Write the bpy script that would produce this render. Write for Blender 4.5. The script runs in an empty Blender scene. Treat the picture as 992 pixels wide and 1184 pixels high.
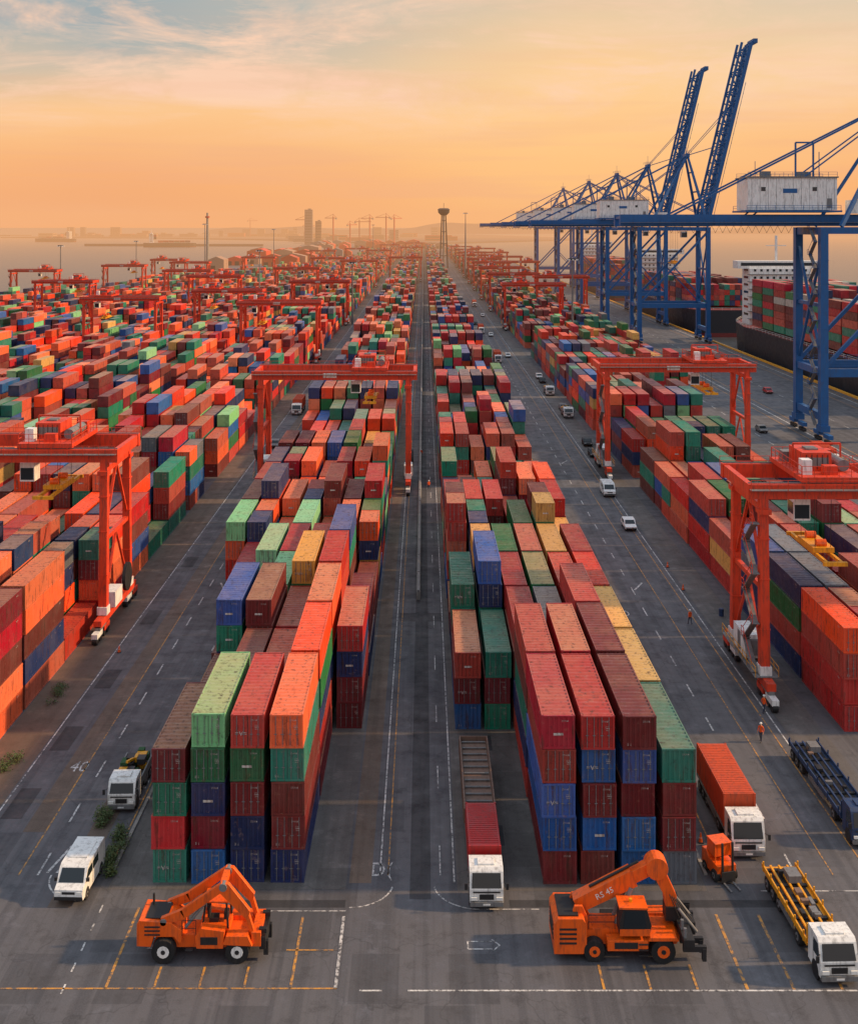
import bpy, bmesh, math, random
import numpy as np
from mathutils import Vector, Matrix
random.seed(11); R=random.Random(5)
scene=bpy.context.scene
COL=scene.collection
def lin(c):
    c=c/255.0
    return c/12.92 if c<=0.04045 else ((c+0.055)/1.055)**2.4
def S(r,g,b): return (lin(r),lin(g),lin(b),1.0)

# ------------------------------------------------------------ node helpers
class NT:
    def __init__(s,nt): s.nt=nt
    def n(s,t,**k):
        nd=s.nt.nodes.new(t)
        for a,b in k.items(): setattr(nd,a,b)
        return nd
    def put(s,sock,v):
        if isinstance(v,bpy.types.NodeSocket): s.nt.links.new(v,sock)
        else: sock.default_value=v
    def math(s,op,a,b=0.0,c=None,clamp=False):
        nd=s.n('ShaderNodeMath',operation=op,use_clamp=clamp)
        s.put(nd.inputs[0],a); s.put(nd.inputs[1],b)
        if c is not None: s.put(nd.inputs[2],c)
        return nd.outputs[0]
    def vmath(s,op,a,b):
        nd=s.n('ShaderNodeVectorMath',operation=op); s.put(nd.inputs[0],a); s.put(nd.inputs[1],b); return nd.outputs[0]
    def mix(s,f,a,b,blend='MIX'):
        nd=s.n('ShaderNodeMix',data_type='RGBA',blend_type=blend,clamp_factor=True)
        s.put(nd.inputs[0],f); s.put(nd.inputs[6],a); s.put(nd.inputs[7],b); return nd.outputs[2]
    def noise(s,vec,scale,detail=4,rough=0.55,dist=0.0):
        nd=s.n('ShaderNodeTexNoise'); s.put(nd.inputs['Vector'],vec)
        nd.inputs['Scale'].default_value=scale; nd.inputs['Detail'].default_value=detail
        nd.inputs['Roughness'].default_value=rough; nd.inputs['Distortion'].default_value=dist
        return nd.outputs['Fac']
    def ramp(s,f,stops,interp='LINEAR'):
        nd=s.n('ShaderNodeValToRGB'); s.put(nd.inputs[0],f); cr=nd.color_ramp; cr.interpolation=interp
        while len(cr.elements)<len(stops): cr.elements.new(0.5)
        for e,(p,c) in zip(cr.elements,stops):
            e.position=p; e.color=c if len(c)==4 else (*c,1)
        return nd.outputs[0]
    def mr(s,f,a,b,c=0.0,d=1.0):
        nd=s.n('ShaderNodeMapRange'); s.put(nd.inputs[0],f)
        for i,v in enumerate((a,b,c,d)): nd.inputs[i+1].default_value=v
        return nd.outputs[0]
    def scale(s,vec,sc):
        nd=s.n('ShaderNodeMapping'); s.put(nd.inputs[0],vec); nd.inputs['Scale'].default_value=sc; return nd.outputs[0]
def newmat(name):
    m=bpy.data.materials.new(name); m.use_nodes=True
    nt=m.node_tree; b=nt.nodes['Principled BSDF']; return m,NT(nt),b
def paint(name,col,rough=0.5,metal=0.0,dirt=0.35,dirtcol=(0.05,0.035,0.026,1),sc=0.7):
    m,N,b=newmat(name)
    g=N.n('ShaderNodeTexCoord').outputs['Object']
    n1=N.noise(g,sc,2,0.6); n2=N.noise(N.scale(g,(3,3,0.5)),1.3,3,0.65)
    f=N.math('MULTIPLY',N.mr(n2,0.48,0.7),dirt)
    c=N.mix(N.mr(n1,0.35,0.7,0,0.35),col,tuple(min(1,x*1.3+0.01) for x in col[:3])+(1,))
    c=N.mix(f,c,dirtcol)
    N.put(b.inputs['Base Color'],c); b.inputs['Metallic'].default_value=metal
    N.put(b.inputs['Roughness'],N.mr(n1,0.3,0.7,rough-0.08,min(1,rough+0.15)))
    return m
M={}
M['orange']=paint('machine_orange_paint',S(232,92,10),0.42,dirt=0.45)
M['gred']=paint('gantry_red_paint',S(210,58,20),0.5,dirt=0.6)
M['blue']=paint('crane_blue_paint',S(14,84,142),0.5,dirt=0.35)
M['white']=paint('white_paint',S(222,222,218),0.4,dirt=0.45)
M['black']=paint('black_metal',S(28,28,30),0.55,dirt=0.2)
M['steel']=paint('grey_steel',S(112,112,112),0.5,dirt=0.5)
M['yellow']=paint('yellow_paint',S(222,152,14),0.5,dirt=0.5)
M['tyre']=paint('tyre_rubber',S(24,24,25),0.85,dirt=0.4,dirtcol=(0.05,0.042,0.035,1))
M['green']=paint('green_tarp',S(36,80,42),0.8,dirt=0.4)
M['tblue']=paint('trailer_blue_paint',S(26,54,92),0.5,dirt=0.5)
M['redp']=paint('red_paint',S(170,26,26),0.5,dirt=0.5)
M['brown']=paint('brown_load',S(116,92,78),0.7,dirt=0.5)
M['rustor']=paint('rust_orange_paint',S(190,70,28),0.6,dirt=0.5)
M['hull']=paint('hull_paint',S(24,26,36),0.5,dirt=0.3)
M['boot']=paint('antifouling_red',S(110,30,28),0.6,dirt=0.3)
M['conc']=paint('concrete',S(138,134,128),0.9,dirt=0.5,sc=0.2)
M['skin']=paint('skin',S(190,140,110),0.6,dirt=0)
M['hiviz']=paint('hi_vis_cloth',S(235,90,20),0.8,dirt=0.1)
M['trouser']=paint('navy_cloth',S(32,40,62),0.85,dirt=0.1)
m,N,b=newmat('window_glass'); b.inputs['Base Color'].default_value=(0.015,0.022,0.028,1); b.inputs['Roughness'].default_value=0.08; M['glass']=m
m,N,b=newmat('lamp_lens'); b.inputs['Base Color'].default_value=(0.8,0.8,0.75,1); b.inputs['Roughness'].default_value=0.15; M['lens']=m

# ------------------------------------------------------------ mesh builder
class MB:
    def __init__(s): s.v=[];s.f=[];s.m=[];s.mats=[]
    def mi(s,k):
        if k not in s.mats: s.mats.append(k)
        return s.mats.index(k)
    def poly(s,pts,k):
        i=len(s.v); s.v+= [tuple(p) for p in pts]; s.f.append(tuple(range(i,i+len(pts)))); s.m.append(s.mi(k))
    def hexa(s,p,k):
        i=len(s.v); s.v+=[tuple(q) for q in p]; mi=s.mi(k)
        for f in ((0,3,2,1),(4,5,6,7),(0,1,5,4),(1,2,6,5),(2,3,7,6),(3,0,4,7)):
            s.f.append(tuple(i+a for a in f)); s.m.append(mi)
    def box(s,x,y,z,a,b,c,k):
        a/=2;b/=2;c/=2
        s.hexa([(x-a,y-b,z-c),(x+a,y-b,z-c),(x+a,y+b,z-c),(x-a,y+b,z-c),(x-a,y-b,z+c),(x+a,y-b,z+c),(x+a,y+b,z+c),(x-a,y+b,z+c)],k)
    def bx(s,x0,x1,y0,y1,z0,z1,k): s.box((x0+x1)/2,(y0+y1)/2,(z0+z1)/2,x1-x0,y1-y0,z1-z0,k)
    def beam(s,p,q,w,h,k,w2=None,h2=None):
        p=Vector(p);q=Vector(q);d=(q-p)
        if d.length<1e-6:return
        d.normalize()
        up=Vector((0,0,1)) if abs(d.z)<0.95 else Vector((0,1,0))
        sd=d.cross(up).normalized(); u=sd.cross(d).normalized()
        w2=w if w2 is None else w2; h2=h if h2 is None else h2
        A=[p-sd*w/2-u*h/2,p+sd*w/2-u*h/2,p+sd*w/2+u*h/2,p-sd*w/2+u*h/2]
        B=[q-sd*w2/2-u*h2/2,q+sd*w2/2-u*h2/2,q+sd*w2/2+u*h2/2,q-sd*w2/2+u*h2/2]
        s.hexa(A+B,k)
    def cyl(s,p,q,r,k,n=12,r2=None):
        p=Vector(p);q=Vector(q);d=(q-p).normalized()
        up=Vector((0,0,1)) if abs(d.z)<0.95 else Vector((0,1,0))
        a=d.cross(up).normalized(); b=a.cross(d); r2=r if r2 is None else r2
        i=len(s.v); mi=s.mi(k)
        for c,rr in ((p,r),(q,r2)):
            for j in range(n):
                t=2*math.pi*j/n; s.v.append(tuple(c+a*math.cos(t)*rr+b*math.sin(t)*rr))
        for j in range(n):
            k2=(j+1)%n; s.f.append((i+j,i+k2,i+n+k2,i+n+j)); s.m.append(mi)
        s.f.append(tuple(i+n-1-j for j in range(n))); s.m.append(mi)
        s.f.append(tuple(i+n+j for j in range(n))); s.m.append(mi)
    def prism(s,prof,y0,y1,k):
        n=len(prof); i=len(s.v); mi=s.mi(k)
        s.v+=[(x,y0,z) for x,z in prof]+[(x,y1,z) for x,z in prof]
        s.f.append(tuple(range(i,i+n))); s.m.append(mi)
        s.f.append(tuple(range(i+2*n-1,i+n-1,-1))); s.m.append(mi)
        for j in range(n):
            k2=(j+1)%n; s.f.append((i+j,i+n+j,i+n+k2,i+k2)); s.m.append(mi)
    def wheel(s,x,y,r,w,hub='steel',side=1):
        s.cyl((x,y-w/2,r),(x,y+w/2,r),r,'tyre',20)
        s.cyl((x,y-w/2-0.015,r),(x,y+w/2+0.015,r),r*0.52,hub,12)
        s.cyl((x,y-w/2-0.05,r),(x,y+w/2+0.05,r),r*0.2,'black',8)
    def rail(s,p,q,k='gred',h=1.0,step=2.0,t=0.05):
        p=Vector(p);q=Vector(q);n=max(1,int((q-p).length/step))
        for zz in (h,h*0.5): s.beam(p+Vector((0,0,zz)),q+Vector((0,0,zz)),t,t,k)
        for i in range(n+1):
            c=p.lerp(q,i/n); s.beam(c,c+Vector((0,0,h)),t,t,k)
    def truss(s,p,q,w,h,n,k,c=0.5,t=0.25):
        p=Vector(p);q=Vector(q);d=(q-p).normalized(); sd=Vector((0,1,0)); u=sd.cross(d).normalized()
        if u.z<0 : u=-u
        if abs(d.z)>0.9: u=Vector((-d.z,0,d.x))
        for sy in (-1,1):
            s.beam(p+sd*sy*w/2,q+sd*sy*w/2,c,c*1.5,k)
            if h>0:
                s.beam(p+sd*sy*w/2+u*h,q+sd*sy*w/2+u*h,c*0.6,c*0.6,k)
                for i in range(n):
                    a=p.lerp(q,i/n)+sd*sy*w/2; b=p.lerp(q,(i+1)/n)+sd*sy*w/2
                    s.beam(a,b+u*h,t,t,k) if i%2==0 else s.beam(a+u*h,b,t,t,k)
                    s.beam(a,a+u*h,t,t,k)
        for i in range(n+1):
            a=p.lerp(q,i/n); s.beam(a-sd*w/2,a+sd*w/2,t,t,k)
            if i<n:
                b=p.lerp(q,(i+1)/n); s.beam(a-sd*w/2,b+sd*w/2,t*0.7,t*0.7,k)
    def mesh(s,name,recalc=True):
        me=bpy.data.meshes.new(name); me.from_pydata(s.v,[],s.f)
        for k in s.mats: me.materials.append(M[k])
        me.polygons.foreach_set('material_index',s.m)
        if recalc:
            bm=bmesh.new(); bm.from_mesh(me); bmesh.ops.recalc_face_normals(bm,faces=bm.faces); bm.to_mesh(me); bm.free()
        me.update(); return me
    def obj(s,name,loc=(0,0,0),rz=0,bevel=0,parent=None):
        o=bpy.data.objects.new(name,s.mesh(name)); COL.objects.link(o); o.location=loc; o.rotation_euler[2]=rz
        if bevel:
            bv=o.modifiers.new('b','BEVEL'); bv.width=bevel; bv.segments=2; bv.limit_method='ANGLE'; bv.angle_limit=0.6
        if parent: o.parent=parent
        return o
def inst(name,me,loc,rz=0,sc=None):
    o=bpy.data.objects.new(name,me); COL.objects.link(o); o.location=loc; o.rotation_euler[2]=rz
    if sc: o.scale=sc
    return o
def text_geo(txt,size):
    cu=bpy.data.curves.new('t','FONT'); cu.body=txt; cu.size=size; cu.resolution_u=2
    o=bpy.data.objects.new('t',cu); COL.objects.link(o)
    dg=bpy.context.evaluated_depsgraph_get(); me=bpy.data.meshes.new_from_object(o.evaluated_get(dg))
    v=[tuple(x.co) for x in me.vertices]; f=[tuple(p.vertices) for p in me.polygons]
    bpy.data.objects.remove(o); bpy.data.curves.remove(cu); bpy.data.meshes.remove(me)
    return v,f

# ------------------------------------------------------------ container materials
def cont_shader(m,N,b,col,rnd,vec,roof,detail=True):
    off=N.n('ShaderNodeCombineXYZ'); 
    for i in range(3): N.put(off.inputs[i],N.math('MULTIPLY',rnd,37.0+i*11))
    v=N.vmath('ADD',vec,off.outputs[0])
    n1=N.noise(v,0.35,2,0.6)
    r5=N.math('FRACT',N.math('MULTIPLY',rnd,13.77))
    hsv=N.n('ShaderNodeHueSaturation'); N.put(hsv.inputs['Color'],col)
    N.put(hsv.inputs['Hue'],N.mr(r5,0,1,0.488,0.512))
    N.put(hsv.inputs['Value'],N.mr(rnd,0,1,0.72,1.18)); N.put(hsv.inputs['Saturation'],N.mr(r5,0,1,1.06,0.90))
    c=hsv.outputs[0]
    sidefade=N.mix(N.mr(n1,0.4,0.7,0.0,0.08),c,(0.42,0.34,0.28,1))
    r7=N.math('FRACT',N.math('MULTIPLY',rnd,7.31))
    rf=N.math('ADD',N.mr(n1,0.35,0.7,0.02,0.18),N.math('MULTIPLY',N.math('POWER',r7,3.5),0.50))
    roof_fade_sunset=N.mix(rf,c,(0.52,0.28,0.13,1))  # faded, dusty roofs; sunset warmth is also put into this orange
    if roof is True: c=roof_fade_sunset
    elif roof is False: c=sidefade
    else: c=N.mix(roof,sidefade,roof_fade_sunset)
    if detail:
        n2=N.noise(N.scale(v,(2.6,2.6,0.30)),1.0,4,0.72); n3=N.noise(v,1.6,4,0.75)
        c=N.mix(N.mr(n2,0.54,0.68,0,0.8),c,(0.065,0.024,0.013,1))
        c=N.mix(N.mr(n3,0.56,0.70,0,0.5),c,(0.025,0.016,0.012,1))
        c=N.mix(N.mr(n3,0.26,0.40,0.34,0),c,(0.42,0.29,0.20,1))
        N.put(b.inputs['Roughness'],N.mr(n3,0.35,0.65,0.34,0.68))
    else:
        n3=N.noise(v,0.8,2,0.6); c=N.mix(N.mr(n3,0.5,0.75,0,0.5),c,(0.03,0.018,0.013,1))
        N.put(b.inputs['Roughness'],N.mr(n3,0.3,0.7,0.38,0.68))
    N.put(b.inputs['Base Color'],c)
    b.inputs['Specular IOR Level'].default_value=0.5
def make_cont_mats():
    for k,roof in (('cbody',False),('croof',True)):
        m,N,b=newmat('container_paint' if not roof else 'container_roof')
        oi=N.n('ShaderNodeObjectInfo'); tc=N.n('ShaderNodeTexCoord').outputs['Object']
        cont_shader(m,N,b,oi.outputs['Color'],oi.outputs['Random'],tc,roof); M[k]=m
    m,N,b=newmat('container_marking_white'); tc=N.n('ShaderNodeTexCoord').outputs['Object']
    N.put(b.inputs['Base Color'],N.mix(N.mr(N.noise(tc,5,3),0.42,0.6,0.1,0.8),(0.62,0.60,0.56,1),(0.2,0.12,0.09,1))); b.inputs['Roughness'].default_value=0.6; M['mark']=m
    m,N,b=newmat('container_far_paint')
    at=N.n('ShaderNodeAttribute',attribute_name='col'); ar=N.n('ShaderNodeAttribute',attribute_name='rnd')
    g=N.n('ShaderNodeNewGeometry'); sep=N.n('ShaderNodeSeparateXYZ'); N.put(sep.inputs[0],g.outputs['Normal'])
    cont_shader(m,N,b,at.outputs['Color'],ar.outputs['Fac'],g.outputs['Position'],N.mr(sep.outputs[2],0.5,0.9),False); M['cfar']=m
make_cont_mats()
CW=2.40; CH=2.44
def cont_mesh(L,variant):
    mb=MB(); hw=CW/2; H=CH-0.03
    for sx in (-1,1):
        for y in (0.08,L-0.08): mb.box(sx*(hw-0.08),y,H/2,0.16,0.16,H,'cbody')
        for z,t in ((0.09,0.18),(H-0.06,0.11)): mb.box(sx*(hw-0.05),L/2,z,0.10,L-0.322,t,'cbody')
        for y in (0.09,L-0.09):
            for z in (0.07,H-0.065): mb.box(sx*(hw-0.085),y,z,0.19,0.20,0.13,'cbody')
    for y in (0.06,L-0.06):
        mb.box(0,y,0.09,CW-0.322,0.12,0.18,'cbody'); mb.box(0,y,H-0.06,CW-0.322,0.12,0.115,'cbody')
    def corr(n0,n1,per,fn,k):
        pts=[]; n=int((n1-n0)/per); per=(n1-n0)/n
        for i in range(n):
            a=n0+i*per; pts+=[(a,0),(a+per*.28,0),(a+per*.5,1),(a+per*.78,1)]
        pts.append((n1,0))
        for (a,o1),(c,o2) in zip(pts[:-1],pts[1:]): mb.poly(fn(a,o1,c,o2),k)
    for sx in (-1,1):
        corr(0.16,L-0.16,0.42,lambda a,o1,c,o2:[(sx*(hw-0.015-0.08*o1),a,0.17),(sx*(hw-0.015-0.08*o2),c,0.17),(sx*(hw-0.015-0.08*o2),c,H-0.11),(sx*(hw-0.015-0.08*o1),a,H-0.11)],'cbody')
    corr(0.12,L-0.12,0.60,lambda a,o1,c,o2:[(-hw+0.1,a,H-0.075+0.065*o1),(hw-0.1,a,H-0.075+0.065*o1),(hw-0.1,c,H-0.075+0.065*o2),(-hw+0.1,c,H-0.075+0.065*o2)],'croof')
    for sx in (-1,1): mb.poly([(sx*(hw-0.101),0.1,H-0.003),(sx*hw,0.1,H-0.003),(sx*hw,L-0.1,H-0.003),(sx*(hw-0.101),L-0.1,H-0.003)],'croof')
    def door(y,dr):
        for sx in (-1,1):
            mb.poly([(sx*0.01,y+dr*0.07,0.18),(sx*(hw-0.16),y+dr*0.07,0.18),(sx*(hw-0.16),y+dr*0.07,H-0.12),(sx*0.01,y+dr*0.07,H-0.12)],'cbody')
            for rx in (0.28,0.78):
                mb.cyl((sx*rx,y+dr*0.01,0.12),(sx*rx,y+dr*0.01,H-0.08),0.026,'steel',6)
                mb.box(sx*rx,y-dr*0.012,1.02,0.22,0.03,0.05,'steel')
                for z in (0.2,0.8,1.6,H-0.2): mb.box(sx*rx,y+dr*0.02,z,0.12,0.05,0.06,'cbody')
            for z in (0.45,0.95,1.45,1.95): mb.box(sx*0.5,y+dr*0.055,z,0.72,0.03,0.09,'cbody')
        mb.box(0,y+dr*0.07,H/2,0.04,0.02,H-0.32,'black')
    def end(y,dr):
        corr(-hw+0.16,hw-0.16,0.30,lambda a,o1,c,o2:[(a,y+dr*(0.02+0.075*o1),0.17),(c,y+dr*(0.02+0.075*o2),0.17),(c,y+dr*(0.02+0.075*o2),H-0.11),(a,y+dr*(0.02+0.075*o1),H-0.11)],'cbody')
    if variant%2==0: door(0,1); end(L,-1)
    else: end(0,1); door(L,-1)
    def put_text(t,size,fn):
        v,f=text_geo(t,size); i=len(mb.v); mb.v+=[fn(*p) for p in v]; mi=mb.mi('mark')
        for q in f: mb.f.append(tuple(i+a for a in q)); mb.m.append(mi)
    put_text('%d'%(214063+variant*3771),0.17,lambda x,y,z:(x+0.22,-0.022,y+1.98))
    if variant%2==0: put_text('22 61\n30480\n 2640',0.13,lambda x,y,z:(x+0.5,-0.022,y+1.62))
    if variant==1: mb.poly([(-.35,-.022,1.0),(.35,-.022,1.0),(.35,-.022,1.18),(-.35,-.022,1.18)],'mark')
    if variant==4: put_text('=V=',0.5,lambda x,y,z:(x-0.9,-0.022,y+0.9))
    if variant in (0,3): put_text('|| .|',0.22,lambda x,y,z:(x-0.9,-0.022,y+0.35))
    for sx in (-1,1):
        put_text('%d'%(83052+variant*771),0.2,lambda x,y,z:(sx*(hw+0.003),(L-1.6+x) if sx>0 else (1.6-x),y+2.0))
    return mb.mesh('shipping_container_mesh',recalc=False)
CM40=[cont_mesh(12.19,i) for i in range(6)]; CM20=[cont_mesh(6.06,i) for i in range(3)]
C=dict(R=S(168,30,22),M=S(110,24,24),O=S(228,80,14),B=S(190,54,24),T=S(8,118,94),G=S(22,106,56),K=S(120,186,128),N=S(12,40,88),U=S(8,80,150),Y=S(208,156,74),A=S(96,104,112),C=S(184,20,28),W=S(170,166,156))
def pick(pal): return C[R.choice(pal)]
PALO='OOOOOOBBBBBRRRRMMMMTTTGGNNNUUK'+'OOOOOBBRRRMMTTGNNUYKA'
PALR='RRRRRBBBMMMMOOTTTTGGNNNU'+'RRRRRBBMMMOOOTTGNNUUYAK'
far=[]
def add_cont(x,y,z,L,col,vis=True):
    near = y<222 and vis and abs(x)<0.40*y+9
    if near:
        me=(CM40[R.choice((0,0,2,2,4,1,3,5,5,1))] if L>8 else CM20[R.randrange(3)])
        o=inst('shipping_container',me,(x+R.uniform(-.08,.08),y+R.uniform(-.12,.12),z)); o.color=col
        o.rotation_euler[2]=R.uniform(-.004,.004)
    else: far.append((x-CW/2+R.uniform(-.08,.08),y+R.uniform(-.2,.2),z,CW,L,CH-0.09,col))
def stack(x,y,h,pal,cols=None,two=False):
    for t in range(h):
        if cols and t<len(cols): add_cont(x,y,t*CH,12.19,C[cols[t]])
        elif two and R.random()<0.8:
            add_cont(x,y,t*CH,6.06,pick(pal)); add_cont(x,y+6.13,t*CH,6.06,pick(pal))
        else: add_cont(x,y,t*CH,12.19,pick(pal))
def block(xs,y0,y1,hb,pal,over={},aisle=9,low=0.04):
    y=y0; r=0
    while y<y1:
        base=hb+R.choice((-1,0,0,0,1)); 
        for ci,x in enumerate(xs):
            if (r,ci) in over:
                o=over[(r,ci)]
                if o: stack(x,y,len(o),pal,o)
                continue
            h=base+R.choice((-1,-1,0,0,0,1)); 
            if R.random()<low: h=R.choice((0,1,2))
            h=max(0,min(5,h))
            stack(x,y,h,pal,two=(R.random()<0.20))
        y+=12.75; r+=1
        if r%aisle==0: y+=R.choice((3,7,12))
xl=[-24.1,-21.25,-18.4,-15.55,-12.7,-9.85,-7.0]
E=''
ov={}
ov.update({(0,0):E,(0,1):E,(0,2):'TCTM',(0,3):'UMNGK',(0,4):'NNMGR',(0,5):'NMMTO',(0,6):E})
ov.update({(1,0):E,(1,1):E,(1,2):'MTM',(1,3):'NGRM',(1,4):'RMTB',(1,5):'MRNGO',(1,6):E})
ov.update({(2,0):E,(2,1):E,(2,2):'MRNTU',(2,3):'RGNMM',(2,4):'NRGR',(2,5):'TMNOO',(2,6):'MMNR'})
ov.update({(3,0):E,(3,1):'M',(3,2):'TNR',(3,3):'NGMK',(3,4):'MRTGY',(3,5):'MNMBB',(3,6):'NMM'})
ov.update({(4,0):E,(4,1):'MRR',(4,2):'NGRK',(4,3):'TRMR',(4,4):'GMRB',(4,5):'MNMTU',(4,6):'MM'})
block(xl,83,2500,4,PALO,ov)
xr=[4.15,7.0,9.75,12.6,15.45,18.4]
od={}
od.update({(0,0):E,(0,1):E,(0,2):'MUURR',(0,3):'MUMUR',(0,4):'UUMUM',(0,5):'AMMTY'[:4]})
od.update({(1,0):E,(1,1):E,(1,2):'RNTMR',(1,3):'MRNGR',(1,4):'NMRTM',(1,5):'NGMY'})
od.update({(2,0):'UMR',(2,1):'TMT',(2,2):'RNMR',(2,3):'NGRA',(2,4):'TMURR',(2,5):'MUTY'})
od.update({(3,0):'NMTT',(3,1):'MRTNU',(3,2):'RGMR',(3,3):'NRTG',(3,4):'MNRB',(3,5):'GMRO'})
od.update({(4,0):'M',(4,1):'MRNY',(4,2):'NMRG',(4,3):'TRMR',(4,4):'GMRY',(4,5):'MNRR'})
block(xr,82.8,2500,4,PALR,od)
for k in range(7):
    xs=[-40.3-31*k-2.82*i for i in range(8)]
    y1={0:2300,1:1900,2:1500,3:1220,4:1120,5:960,6:800}[k]
    block(xs, 100 if k==0 else 104+R.uniform(0,20), y1, 4 if k<2 else 3, PALO, aisle=7+k%3, low=0.08 if k<3 else .14)
block([40.6+2.82*i for i in range(7)],108,2300,4,PALR,aisle=8,low=0.05)
block([64.0+2.82*i for i in range(6)],345,1500,3,PALR+'TTG',aisle=6,low=0.1)
def build_far(name,data,parent=None):
    n=len(data); P=np.array([d[:6] for d in data]); Cc=np.array([d[6] for d in data])
    x,y,z,w,l,h=P.T
    V=np.empty((n,8,3))
    for i,(a,b_,c) in enumerate(((0,0,0),(1,0,0),(1,1,0),(0,1,0),(0,0,1),(1,0,1),(1,1,1),(0,1,1))):
        V[:,i,0]=x+a*w; V[:,i,1]=y+b_*l; V[:,i,2]=z+c*h
    F=np.array([(4,5,6,7),(0,1,5,4),(1,2,6,5),(2,3,7,6),(3,0,4,7)])
    I=(F[None]+np.arange(n)[:,None,None]*8).reshape(-1)
    me=bpy.data.meshes.new(name); me.vertices.add(n*8); me.vertices.foreach_set('co',V.reshape(-1))
    me.loops.add(n*20); me.loops.foreach_set('vertex_index',I.astype(np.int32))
    me.polygons.add(n*5); me.polygons.foreach_set('loop_start',np.arange(0,n*20,4,dtype=np.int32))
    me.update(calc_edges=True); me.shade_flat()
    a=me.attributes.new('col','FLOAT_COLOR','FACE'); a.data.foreach_set('color',np.repeat(Cc,5,axis=0).reshape(-1).astype(np.float32))
    r=np.repeat(np.random.RandomState(3).rand(n),5); a=me.attributes.new('rnd','FLOAT','FACE'); a.data.foreach_set('value',r.astype(np.float32))
    me.materials.append(M['cfar']); o=bpy.data.objects.new(name,me); COL.objects.link(o)
    if parent: o.parent=parent
    return o
build_far('container_stacks',far)
print('far containers',len(far))

# ------------------------------------------------------------ ground, water
def asphalt(name,base,var,crack=True):
    m,N,b=newmat(name); g=N.n('ShaderNodeNewGeometry').outputs['Position']
    nb=N.noise(g,0.07,3,0.6); nm=N.noise(g,0.45,4,0.7); nf=N.noise(g,9,2,0.7)
    st=N.noise(N.scale(g,(0.9,0.02,1)),1.0,3,0.6); st2=N.noise(N.scale(g,(2.6,0.05,1)),1.0,2,0.6)
    k=lambda q:tuple(min(1,x*q) for x in base[:3])+(1,)
    c=N.mix(N.mr(nb,0.35,0.68),base,var)
    c=N.mix(N.mr(st,0.48,0.62,0,0.6),c,k(0.5))
    c=N.mix(N.mr(st2,0.52,0.7,0,0.45),c,k(0.55))
    c=N.mix(N.mr(nm,0.53,0.70,0,0.7),c,k(0.42))
    c=N.mix(N.mr(nm,0.28,0.42,0.5,0),c,k(1.9))
    c=N.mix(N.mr(nf,0.3,0.75,0,0.35),c,k(1.7))
    if crack:
        nz=N.n('ShaderNodeTexNoise'); N.put(nz.inputs['Vector'],g); nz.inputs['Scale'].default_value=0.5; nz.inputs['Detail'].default_value=2
        mv=N.n('ShaderNodeVectorMath',operation='MULTIPLY_ADD'); N.put(mv.inputs[0],nz.outputs['Color']); mv.inputs[1].default_value=(4,4,0); N.put(mv.inputs[2],g)
        vo=N.n('ShaderNodeTexVoronoi',feature='DISTANCE_TO_EDGE'); N.put(vo.inputs['Vector'],mv.outputs[0]); vo.inputs['Scale'].default_value=0.11
        c=N.mix(N.mr(vo.outputs['Distance'],0.0,0.007,0.35,0),c,(0.012,0.012,0.012,1))
        br=N.n('ShaderNodeTexBrick'); N.put(br.inputs['Vector'],N.scale(g,(0.16,0.05,1))); br.inputs['Scale'].default_value=1.0
        br.inputs['Color1'].default_value=(0,0,0,1);br.inputs['Color2'].default_value=(1,1,1,1);br.inputs['Mortar'].default_value=(0.5,0.5,0.5,1)
        br.inputs['Mortar Size'].default_value=0.004
        c=N.mix(N.mr(br.outputs['Color'],0.72,0.78,0,0.4),c,k(0.5))
    N.put(b.inputs['Base Color'],c); N.put(b.inputs['Roughness'],N.mr(nm,0.3,0.7,0.55,0.9)); b.inputs['Specular IOR Level'].default_value=0.45
    bp=N.n('ShaderNodeBump'); bp.inputs['Strength'].default_value=0.3; bp.inputs['Distance'].default_value=0.02; N.put(bp.inputs['Height'],nf); N.put(b.inputs['Normal'],bp.outputs[0])
    return m
M['asphalt']=asphalt('asphalt',(0.080,0.080,0.089,1),(0.108,0.103,0.105,1))
M['dirt']=asphalt('gravel_dirt',(0.125,0.088,0.064,1),(0.075,0.060,0.05,1),False)
M['cslab']=asphalt('worn_concrete',(0.115,0.104,0.096,1),(0.082,0.078,0.076,1))
M['dark']=asphalt('dark_asphalt',(0.034,0.034,0.038,1),(0.05,0.048,0.05,1))
land=[(-262,-300),(120,-300),(120,1500),(112,2200),(60,2900),(-60,3300),(-330,3100),(-270,2400),(-262,1750),(-262,1250)]
mb=MB(); mb.poly([(x,y,0) for x,y in land],'asphalt'); mb.obj('ground')
mb=MB()
for (a,c) in zip(land,land[1:]+land[:1]): mb.poly([(a[0],a[1],0),(c[0],c[1],0),(c[0],c[1],-6),(a[0],a[1],-6)],'conc')
for i in range(90): mb.box(120.6,20+i*14,-1.6,1.2,1.6,2.4,'black')
mb.bx(119.0,119.9,-100,1500,0.004,0.5,'yellow'); mb.obj('quay_wall')
m,N,b=newmat('sea_water'); g=N.n('ShaderNodeNewGeometry').outputs['Position']
b.inputs['Base Color'].default_value=(0.045,0.055,0.062,1); b.inputs['Roughness'].default_value=0.28; b.inputs['IOR'].default_value=1.33
bp=N.n('ShaderNodeBump'); bp.inputs['Strength'].default_value=0.9; bp.inputs['Distance'].default_value=1.6
N.put(bp.inputs['Height'],N.math('ADD',N.noise(N.scale(g,(0.05,0.1,1)),1,4,0.65),N.math('MULTIPLY',N.noise(g,0.006,2),0.8))); N.put(b.inputs['Normal'],bp.outputs[0]); M['water']=m
mb=MB(); mb.poly([(-40000,-2000,-3.5),(40000,-2000,-3.5),(40000,60000,-3.5),(-40000,60000,-3.5)],'water'); mb.obj('water')

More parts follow.
